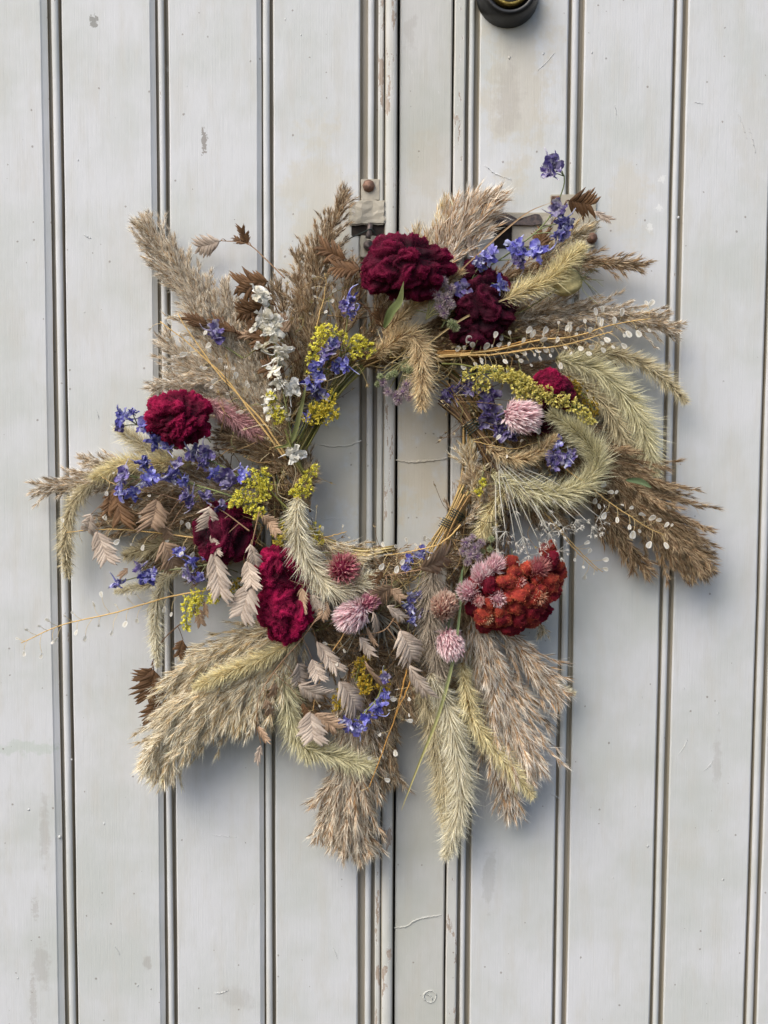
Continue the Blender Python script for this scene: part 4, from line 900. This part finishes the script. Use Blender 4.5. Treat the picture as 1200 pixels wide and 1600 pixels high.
# ---- sea oats
def spikelet_mesh(seed, cols, pairs=8):
    """flat two-ranked spikelet, length 1 along +X, width about .5 along Z"""
    r = np.random.default_rng(seed); G = Geo(); dk, md, lt = [lin(x) for x in cols]
    for i in range(pairs):
        for sd in (-1, 1):
            x0 = .02 + .66 * (i + (.0 if sd < 0 else .5)) / pairs; e = math.sin(math.pi * (.22 + .70 * (x0 / .7)))
            L = .30 + .13 * e; L *= r.uniform(.82, 1.15); an = sd * (math.radians(28 + 14 * e) + r.normal(0, .13)); wd = .046 + .012 * e
            D = np.array([math.cos(an), 0, math.sin(an)]); S = np.array([-math.sin(an), 0, math.cos(an)]); A = np.array([0, -1., 0])
            s = np.linspace(0, 1, 7)[:, None, None]; v = np.linspace(-1, 1, 5)[None, :, None]
            w_ = wd * (np.sin(np.pi * (.16 + .84 * s)) ** .7) * (1 - .25 * s)
            V = np.array([x0, 0, 0]) + D * s * L + S * v * w_ + A * ((1 - abs(v)) * w_ * .75 + .012 * (pairs - i) * 0 + .035 * np.sin(np.pi * s) + .006 * (i % 2) + .02 * (1 - s)) + S * (sd * .03 * s ** 2) + r.normal(0, .004, (7, 5, 3))
            q = r.uniform(-.25, 1.1); st = (1 - abs(v)) * .5 + .25 * np.abs(np.sin(v * 7))
            c = (dk * (1 - q) + md * q) * (1 - st) + (md * .6 + lt * .4) * st + 0 * s
            c = c + (lt - c) * np.clip(s - .6, 0, 1) * .7
            grid(G, V, c)
    tube(G, np.array([[-.02, 0, 0], [.3, 0, 0], [.7, 0, 0]]), .012, .006, dk)
    ky, kz, tw = r.normal(0, .28), r.normal(0, .16), r.normal(0, .7)
    for V in G.v:
        x = V[:, 0].copy(); y, z = V[:, 1].copy(), V[:, 2].copy(); a = tw * (x - .4)
        V[:, 1] = y * np.cos(a) - z * np.sin(a) + ky * x * x; V[:, 2] = y * np.sin(a) + z * np.cos(a) + kz * x * x
    me = G.mesh('spikelet', clamp=False); me.materials.append(M_OAT); return me
PALE = ((146, 124, 106), (198, 180, 162), (236, 227, 214)); BRN = ((74, 50, 32), (116, 84, 56), (156, 124, 90)); TANO = ((126, 98, 74), (178, 148, 120), (216, 192, 166))
OM = {'p': [spikelet_mesh(s, PALE, 8 + s % 4) for s in range(1, 8)], 'b': [spikelet_mesh(s, BRN, 8 + s % 4) for s in range(11, 18)], 't': [spikelet_mesh(s, TANO, 8 + s % 4) for s in range(21, 28)]}
def oats(stem, d, sps, label, scol=(150, 120, 92)):
    C = curve(stem, d, 30); G = Geo(); tube(G, C, .0007, .0004, lin(scol)); inf = []
    for (x0, y0, x1, y1, k, *e) in sps:
        wr = e[0] if e else 1.0; dd = e[1] if len(e) > 1 else np.atleast_1d(d)[-1] + 3
        a, b = P(x0, y0, dd), P(x1, y1, dd + random.uniform(-5, 5)); j = np.argmin(np.linalg.norm(C - a, axis=1)); j = max(0, j - 2)
        if np.linalg.norm(C[j] - a) < .045:
            tube(G, smooth([C[j], (C[j] + a) * .5 + [0, -.001, .002], a], 8), .00035, .0003, lin(scol), sides=4)
        X = b - a; L = np.linalg.norm(X); X /= L
        Y = np.array([random.gauss(0, .35), 1, random.gauss(0, .35)]); Y = Y - X * (X @ Y); Y /= np.linalg.norm(Y); Z = np.cross(X, Y)
        inf.append((a, Matrix(np.stack([X, Y, Z], 1)), L * 1.02, wr, k))
    o = part('sea_oat_sprig', G, M_STEM, wreath, C[0], label)
    for a, Rm, L, wr, k in inf:
        link('spikelet', OM[k][random.randrange(7)], o, a, Rm, (L, L * .9, L * wr * 1.18))
oats([(445, 435), (415, 405), (386, 381), (345, 376)], (30, 18), [(344, 377, 299, 394, 'p'), (386, 382, 377, 346, 'b', .7), (386, 380, 359, 374, 'b', .7)], 'thin arching sea oat stem with three spikelets')
oats([(470, 560), (440, 500), (418, 450)], (36, 38), [(418, 440, 360, 455, 'b', 1.1), (414, 437, 372, 466, 'b', 1), (410, 476, 364, 490, 'b', 1.1), (405, 480, 375, 502, 'b'), (398, 520, 392, 492, 'b', 1), (430, 545, 380, 515, 'b', .9), (445, 580, 400, 575, 'b', 1.1), (450, 520, 432, 488, 't', .9)], 'dark brown sea oats behind the white blossoms', (96, 68, 46))
oats([(440, 560), (380, 525), (330, 505)], (36, 36), [(328, 508, 278, 494, 'b', .6), (368, 520, 322, 496, 'b', .6), (400, 525, 345, 522, 't', .4)], 'dark narrow sea oats in the tan plume', (96, 68, 46))
oats([(560, 470), (565, 440), (560, 420)], (34, 36), [(540, 405, 486, 389, 'b', .9), (563, 422, 506, 420, 'b', 1), (600, 512, 582, 478, 'b', 1), (606, 525, 612, 490, 'b', 1)], 'dark brown sea oats left of the top bloom', (96, 68, 46))
oats([(840, 420), (850, 370), (888, 312)], (30, 30), [(888, 313, 938, 322, 'b', 1.2), (928, 330, 958, 350, 'p', .5), (842, 400, 850, 352, 'b', .9), (712, 412, 706, 378, 'p', .7), (740, 408, 734, 366, 'p', .6)], 'brown sea oat by the latch plate', (110, 80, 56))
oats([(330, 800), (250, 772), (182, 762)], (46, 46), [(182, 764, 193, 832, 'b', .9), (246, 780, 240, 838, 't', 1.1), (143, 803, 135, 842, 'p', 1), (152, 830, 178, 888, 'p', .9), (258, 820, 262, 850, 't', 1), (255, 846, 284, 898, 't', 1), (172, 770, 168, 812, 'b', .8), (200, 888, 184, 905, 't', .6)], 'row of hanging sea oats at the left')
oats([(390, 830), (350, 800), (328, 790)], (66, 64), [(328, 792, 327, 840, 'p', 1.15), (330, 836, 348, 872, 'p', .7), (334, 862, 354, 952, 'p', .6)], 'pale pink sea oats over the burgundy bloom')
oats([(405, 800), (396, 840), (388, 880)], (70, 70), [(392, 850, 404, 896, 'p', .7), (387, 876, 402, 926, 'p', 1.0), (392, 912, 376, 980, 'p', 1.0), (410, 806, 432, 822, 't', 1.1), (420, 815, 440, 840, 't', .9)], 'pale sea oats hanging over the crimson bloom')
oats([(500, 930), (480, 915), (472, 915)], (58, 58), [(472, 918, 478, 966, 't', .6), (490, 928, 498, 968, 'p', .9), (512, 940, 504, 975, 't', .8), (428, 905, 430, 880, 't', .5)], 'small sea oats right of the tall crimson bloom')
oats([(660, 890), (630, 895), (600, 900)], (62, 62), [(655, 887, 718, 877, 't', 1.1), (612, 915, 578, 938, 't', 1.2), (612, 920, 634, 940, 't', .9), (604, 946, 638, 977, 'p', .5), (583, 955, 596, 1002, 'p', .4), (598, 893, 580, 915, 'b', 1)], 'tan sea oats below the opening')
oats([(620, 960), (600, 985), (565, 992)], (60, 60), [(562, 995, 588, 1032, 'p', .6), (626, 984, 658, 1042, 'p', 1), (640, 1038, 668, 1104, 'p', .5), (570, 1030, 600, 1090, 't', .2), (572, 980, 588, 1014, 't', .3)], 'pale sea oats in the bottom bunch')
oats([(500, 960), (470, 1000), (432, 1045), (405, 1090), (400, 1150)], (62, 50), [(495, 1002, 532, 1060, 'p', .55), (530, 1064, 574, 1116, 'p', .9), (465, 1036, 472, 1076, 'p', 1.1), (467, 1068, 508, 1102, 'p', 1), (488, 1030, 502, 1070, 'p', .9), (485, 1112, 490, 1168, 'p', 1.15), (492, 1114, 534, 1146, 't', .9), (430, 1066, 426, 1102, 't', .6), (416, 1092, 426, 1128, 't', .6), (404, 1134, 422, 1166, 't', .5), (408, 1164, 402, 1194, 'p', .5), (474, 1098, 482, 1126, 'b', .6)], 'long arching sea oat stem at the bottom')
oats([(300, 960), (255, 1000), (236, 1040)], (30, 24), [(238, 1043, 214, 1074, 'b', 1.2), (240, 1046, 232, 1108, 'b', 1.1), (246, 1090, 235, 1142, 'b', .9), (286, 1000, 274, 1032, 'b', .9), (308, 950, 318, 984, 't', .7), (320, 940, 324, 966, 't', .6)], 'dark sea oats behind the lower left plume', (110, 84, 60))

# ---- pod sprigs (flat papery pods on thin stalks)
def pod_mesh(seed):
    r = np.random.default_rng(seed); G = Geo(); n = 14; a = np.linspace(0, 2 * np.pi, n, endpoint=False)
    def ringp(k, y): return np.stack([.5 - .5 * k * np.cos(a) * (1 + .12 * np.cos(a)), np.full(n, y) + .04 * np.sin(a * 2 + seed), .34 * k * np.sin(a) * (1 - .18 * np.cos(a))], 1)
    V = np.concatenate([ringp(1, 0.), ringp(.93, -.045), ringp(.74, .0), np.array([[.5, .01, 0]])]); f = []
    for i in range(2):
        for j in range(n):
            p, q = i * n + j, i * n + (j + 1) % n; f += [(p, q, q + n), (p, q + n, p + n)]
    for j in range(n): f.append((2 * n + j, 2 * n + (j + 1) % n, 3 * n))
    c = np.concatenate([np.tile(lin((248, 244, 230)), (n, 1)), np.tile(lin((252, 250, 244)), (n, 1)), np.tile(lin((236, 233, 222)), (n, 1)), lin((228, 222, 206))[None]])
    G.add(V, f, c, True)
    tube(G, np.array([[.06, -.02, 0], [.5, -.03, 0], [.9, -.02, 0]]), .02, .014, lin((216, 204, 172)), sides=4)
    me = G.mesh('seed_pod', clamp=False); me.materials.append(M_POD); return me
PM = [pod_mesh(s) for s in range(4)]
def pods(stems, d, n, label, t0=.25, t1=1.0, reach=(10, 24), size=13, col=(206, 172, 112), r=.0008, buds=0, both=True):
    G = Geo(); inf = []
    Cs = [curve(s, d, 36) for s in stems]
    for C in Cs:
        C[1:] += np.cumsum(rng.normal(0, .00022, (len(C) - 1, 3)), axis=0); tube(G, C, r, r * .45, lin(col), lin(col) * 1.05)
    for i in range(n):
        C = Cs[i % len(Cs)]; t = t0 + (t1 - t0) * ((i // len(Cs)) + random.uniform(.1, .9)) / (n / len(Cs)); t = min(t, .995)
        p, T = at_curve(C, np.array([t])); N, B = frame(T); sd = 1 if (i // len(Cs)) % 2 else -1
        D = nrm(N * sd + T * random.uniform(.1, .9) + B * random.gauss(.15, .5))[0]
        L = random.uniform(*reach) * SCALE; e = p[0] + D * L + np.array([0, 0, -.0006])
        tube(G, smooth([p[0], p[0] + D * L * .5 + T[0] * L * .12, e], 5), .00025, .0002, lin((208, 186, 138)), sides=3)
        X = nrm((D + np.random.default_rng(i).normal(0, .25, 3))[None])[0]
        Y = np.array([random.gauss(0, .35), 1, random.gauss(.15, .35)]); Y = Y - X * (X @ Y); Y /= np.linalg.norm(Y); Z = np.cross(X, Y)
        inf.append((e, Matrix(np.stack([X, Y, Z], 1)), size * .84 * SCALE * random.uniform(.5, 1.2)))
    o = part('pod_sprig', G, M_STEM, wreath, Cs[0][0], label)
    for e, Rm, s in inf: link('seed_pod', PM[random.randrange(4)], o, e, Rm, (s, s, s * random.uniform(.85, 1.1)))
    return o
pods([[(684, 556), (765, 547), (835, 531), (900, 524), (957, 507), (1018, 498)], [(684, 558), (770, 553), (832, 542), (885, 535), (958, 514)]], (50, 50), 74, 'long golden pod sprig across the right side', .08, 1, (9, 26), 13, r=.001)
pods([[(446, 716), (400, 657), (352, 592), (300, 545), (246, 503)], [(448, 714), (408, 655), (345, 590), (300, 530), (276, 490)]], (48, 46), 26, 'golden pod sprig at the upper left', .3, 1, (9, 26), 12, r=.001)
pods([[(440, 884), (345, 917), (270, 932), (160, 962), (100, 976), (34, 1006)]], (38, 34), 26, 'long pod sprig reaching far left', .38, 1, (10, 30), 12, r=.001)
pods([[(360, 850), (320, 842), (232, 832), (162, 827), (104, 831)]], (48, 44), 18, 'pod sprig among the left spikelets', .15, 1, (8, 26), 11)
pods([[(860, 712), (915, 757), (955, 790), (1005, 825), (1044, 843)]], (56, 44), 20, 'pod sprig over the dark plume', .35, 1, (9, 20), 13)
pods([[(850, 800), (880, 835), (905, 865), (934, 892)], [(855, 805), (885, 838), (915, 868), (944, 893)]], (34, 30), 9, 'small bare pod sprig at the right', .5, .95, (9, 20), 10, (190, 160, 108))
pods([[(640, 1030), (634, 1050), (615, 1125), (595, 1180), (575, 1232)], [(645, 1050), (635, 1080), (616, 1122)]], (52, 50), 15, 'pod sprig hanging at the bottom', .1, .97, (10, 22), 11, (200, 150, 80))
pods([[(720, 820), (690, 850), (642, 864), (600, 871)]], (58, 58), 13, 'pod sprig along the bottom of the opening', .25, 1, (8, 18), 12)
pods([[(495, 512), (502, 480), (507, 452), (505, 430)]], (44, 44), 10, 'small pod sprig in the brown plume', .1, 1, (8, 20), 9, r=.0006)
pods([[(560, 960), (520, 1020), (498, 1075), (490, 1110)]], (50, 46), 8, 'pod sprig in the bottom bunch', .2, 1, (8, 18), 10, (190, 150, 96))
pods([[(480, 850), (505, 838), (540, 830)]], (46, 42), 4, 'few pods at the lower left of the opening', .3, 1, (8, 14), 9)
pods([[(160, 745), (190, 760), (230, 780)]], (48, 48), 7, 'few pods over the left plume', .0, 1, (6, 16), 9, r=.0004)
pods([[(740, 690), (800, 700), (850, 690)]], (60, 60), 5, 'few pods over the golden foxtail', .2, 1, (8, 16), 10, r=.0004)

# ---- umbels with spent starry tips
def umbel(c, ends, d, label, col=(196, 188, 172), tipc=(206, 200, 188), r=.0006, star=26, sl=.006, knots=True):
    G = Geo(); o0 = P(*c, np.atleast_1d(d)[0])
    for (x, y) in ends:
        e = P(x, y, np.atleast_1d(d)[-1] + random.uniform(-5, 5)); m = (o0 + e) * .5 + np.array([random.uniform(-.004, .004), random.uniform(-.004, .002), .006])
        C = smooth([o0 + rng.normal(0, .0015, 3), m, e], 14); tube(G, C, r, r * .7, lin(col) * random.uniform(.8, 1.1), sides=4)
        T = C[-1] - C[-3]; T /= np.linalg.norm(T)
        for k in range(star // 4):
            D = nrm((T + rng.normal(0, .7, 3))[None])[0]; e2 = e + D * sl * random.uniform(.6, 1.2)
            tube(G, np.array([e, (e + e2) / 2 + rng.normal(0, .0003, 3), e2]), r * .45, r * .35, lin(tipc) * .95, sides=3)
            blades(G, np.tile(e2, (6, 1)), D + rng.normal(0, .7, (6, 3)), sl * .45, .0005, lin(tipc), lin(tipc) * 1.05, None, .1)
        if knots:
            j = random.randint(6, 10); blades(G, np.tile(C[j], (10, 1)), T + rng.normal(0, .6, (10, 3)), sl * .6, .0005, lin(tipc) * .9, lin(tipc))
    return part('umbel_head', G, M_STEM, wreath, o0, label)
umbel((778, 718), [(777, 888), (826, 868), (872, 860), (858, 832), (842, 846), (805, 848), (778, 856), (880, 824), (936, 808), (925, 822), (900, 812), (790, 830), (818, 838), (845, 812)], (48, 54), 'white spent umbel spreading right of the opening', (198, 194, 180), (206, 202, 190), .00058, 32, .0095)
umbel((590, 962), [(520, 1026), (542, 1020), (560, 1012), (580, 1008), (600, 1006), (620, 1010), (634, 1020), (648, 1024), (662, 1036), (610, 1030), (590, 1028), (676, 1046)], (44, 42), 'dark grey spent umbel in the bottom bunch', (150, 146, 132), (96, 88, 78), .0006, 44, .007, False)
umbel((770, 700), [(790, 770), (805, 760), (820, 770), (760, 770), (780, 785), (840, 770)], (48, 50), 'grey stalk tangle right of the opening', (130, 116, 98), (140, 126, 106), .0005, 40, .008)

# ---- mauve puffs
def puffs(centres, d, label, cols=((128, 100, 136), (178, 156, 180), (216, 204, 190)), stemto=None, R=.0058):
    S = Geo(); o0 = P(*stemto, d - 6)
    for (x, y, k) in centres: tube(S, smooth([o0, (o0 + P(x, y, d)) / 2 + [0, 0, .002], P(x, y, d - 1)], 8), .0005, .0004, lin((128, 124, 84)), sides=4)
    o = part('puff_cluster', S, M_STEM, wreath, o0, label)
    for (x, y, k) in centres:
        c = P(x, y, d + random.uniform(-2, 4)); n = 240; D = nrm(rng.normal(size=(n, 3))); G = Geo(); m = rng.random((n, 1))
        a, b, e = [lin(q) for q in cols]
        blades(G, c + D * R * .3 * k, D + rng.normal(0, .15, (n, 3)), R * k * rng.uniform(.5, .8, n), .0006, a * (1 - m) + e * m, b * (1 - m) + e * m, None, .15, .5)
        v, f = ico(1); G.add(c + v * R * .42 * k, f, a, True)
        part('puff', G, M_PUFF, o, c)
puffs([(680, 448, 1), (692, 440, 1), (704, 452, 1), (685, 462, 1), (698, 466, 1.1), (688, 480, 1), (704, 476, .9), (694, 490, .9), (676, 456, .8)], 60, 'mauve puff cluster beside the top bloom', stemto=(665, 500))
puffs([(598, 598, .8), (606, 612, .9), (618, 618, .9), (630, 612, 1), (636, 600, .9), (622, 626, .9), (640, 620, .9)], 54, 'mauve puff cluster hanging into the opening', stemto=(640, 560))
GRB = ((120, 132, 90), (164, 172, 128), (196, 200, 164))
puffs([(608, 588, .7), (616, 584, .7), (594, 588, .6), (632, 574, .8), (640, 578, .7), (590, 600, .6)], 54, 'small green buds above the mauve puffs', GRB, (640, 560))
puffs([(706, 506, .9), (712, 512, .8)], 58, 'small green bud under the mauve puffs', GRB, (690, 500))
puffs([(728, 848, 1), (742, 856, 1), (735, 866, 1), (724, 862, .9), (746, 870, 1), (752, 848, .8), (738, 840, .7), (730, 878, .8)], 56, 'mauve puff cluster right of the opening', stemto=(725, 900))
puffs([(765, 858, .6), (768, 842, .6), (754, 862, .6), (780, 875, .6), (766, 876, .6)], 52, 'green buds beside the lower mauve puffs', GRB, (760, 890))

# ---- seed capsule with thread-like bracts
G = Geo(); c = P(888, 441, 44); v, f = ico(4); A = nrm(np.array([[.85, 0, .15]]))[0]
rad = 1 + .07 * np.cos(5 * np.arctan2(v[:, 1], v[:, 2])) - .06 * np.exp(-((np.abs(np.sin(2.5 * np.arctan2(v[:, 1], v[:, 2]))) / .18) ** 2))
q = v * rad[:, None] * np.array([.0132, .0104, .0118]) * (1 - .12 * v[:, :1] ** 3); rot = np.array(Matrix.Rotation(math.radians(-25), 3, 'Y'))
cv = lin((192, 178, 126)) * (1 + .35 * snoise(v, 6, 4)[:, :1]) * (1 - .35 * np.exp(-((np.abs(np.sin(2.5 * np.arctan2(v[:, 1], v[:, 2]))) / .2) ** 2)))[:, None]
G.add(c + q @ rot.T, f, cv, True)
cap = part('seed_capsule', G, M_STEM, wreath, c, 'pale yellow ribbed seed capsule at the upper right')
G = Geo(); e0 = P(910, 437, 52)
for i in range(16):
    D = nrm((np.array([random.uniform(-.3, 1), random.uniform(-.5, .4), random.uniform(-1, 1)]))[None])[0]
    tube(G, smooth([e0, e0 + D * .010 + rng.normal(0, .002, 3), e0 + D * .022 + rng.normal(0, .006, 3)], 8), .0003, .00018, lin((124, 126, 86)), sides=3)
part('bract', G, M_STEM, cap, e0)
G = Geo(); tube(G, curve([(790, 500), (830, 478), (870, 452)], (40, 50), 16), .0007, None, lin((110, 106, 66))); part('stem', G, M_STEM, cap)

# ---- green leaves and the long grass blade
def leaf(pts, d, wpx, c0, c1, label, name='leaf', twist=0.):
    C = curve(pts, d, 22); T = nrm(np.gradient(C, axis=0)); N, B = frame(T); s = np.linspace(0, 1, 22)
    th = twist * s; N2 = np.cos(th)[:, None] * N + np.sin(th)[:, None] * B; B2 = np.cross(N2, T)
    w_ = wpx * SCALE * .5 * (np.sin(np.pi * (.06 + .92 * s)) ** .8); v = np.linspace(-1, 1, 5)
    V = C[:, None] + N2[:, None] * (v[None, :, None] * w_[:, None, None]) + B2[:, None] * ((np.abs(v)[None, :, None] - .5) * w_[:, None, None] * .5)
    cc = lin(c0) + (lin(c1) - lin(c0)) * s[:, None]
    G = Geo(); grid(G, V, np.repeat(cc[:, None], 5, 1) * (1 + .2 * (np.abs(v)[None, :, None] - .5)))
    return part(name, G, M_PETAL, wreath, C[0], label)
leaf([(600, 512), (612, 488), (626, 470), (631, 440)], (58, 84), 15, (96, 108, 66), (122, 128, 84), 'twisted green leaf in front of the top bloom', twist=1.2)
leaf([(978, 750), (1000, 752), (1018, 762)], (44, 44), 9, (98, 116, 82), (110, 126, 92), 'small green leaf on the dark plume')
leaf([(722, 890), (718, 960), (706, 1040), (684, 1120), (656, 1190), (627, 1266)], (66, 44), 5, (120, 150, 108), (196, 182, 122), 'long green grass blade hanging down', 'grass_blade')
leaf([(690, 1040), (700, 980), (720, 900), (732, 860)], (52, 52), 4, (110, 126, 92), (130, 140, 100), 'green stalk left of the red head', 'grass_blade')
leaf([(640, 560), (720, 500), (800, 462), (870, 430)], (56, 58), 3, (190, 166, 118), (206, 186, 140), 'thin straw across the burgundy bloom', 'grass_blade')
leaf([(700, 440), (760, 385), (820, 335), (862, 316)], (50, 40), 2.5, (170, 140, 104), (190, 160, 124), 'thin straw over the latch', 'grass_blade')
leaf([(430, 700), (455, 690), (470, 640), (478, 600)], (58, 58), 7, (112, 118, 70), (140, 142, 92), 'narrow green leaf in the white and yellow bunch')
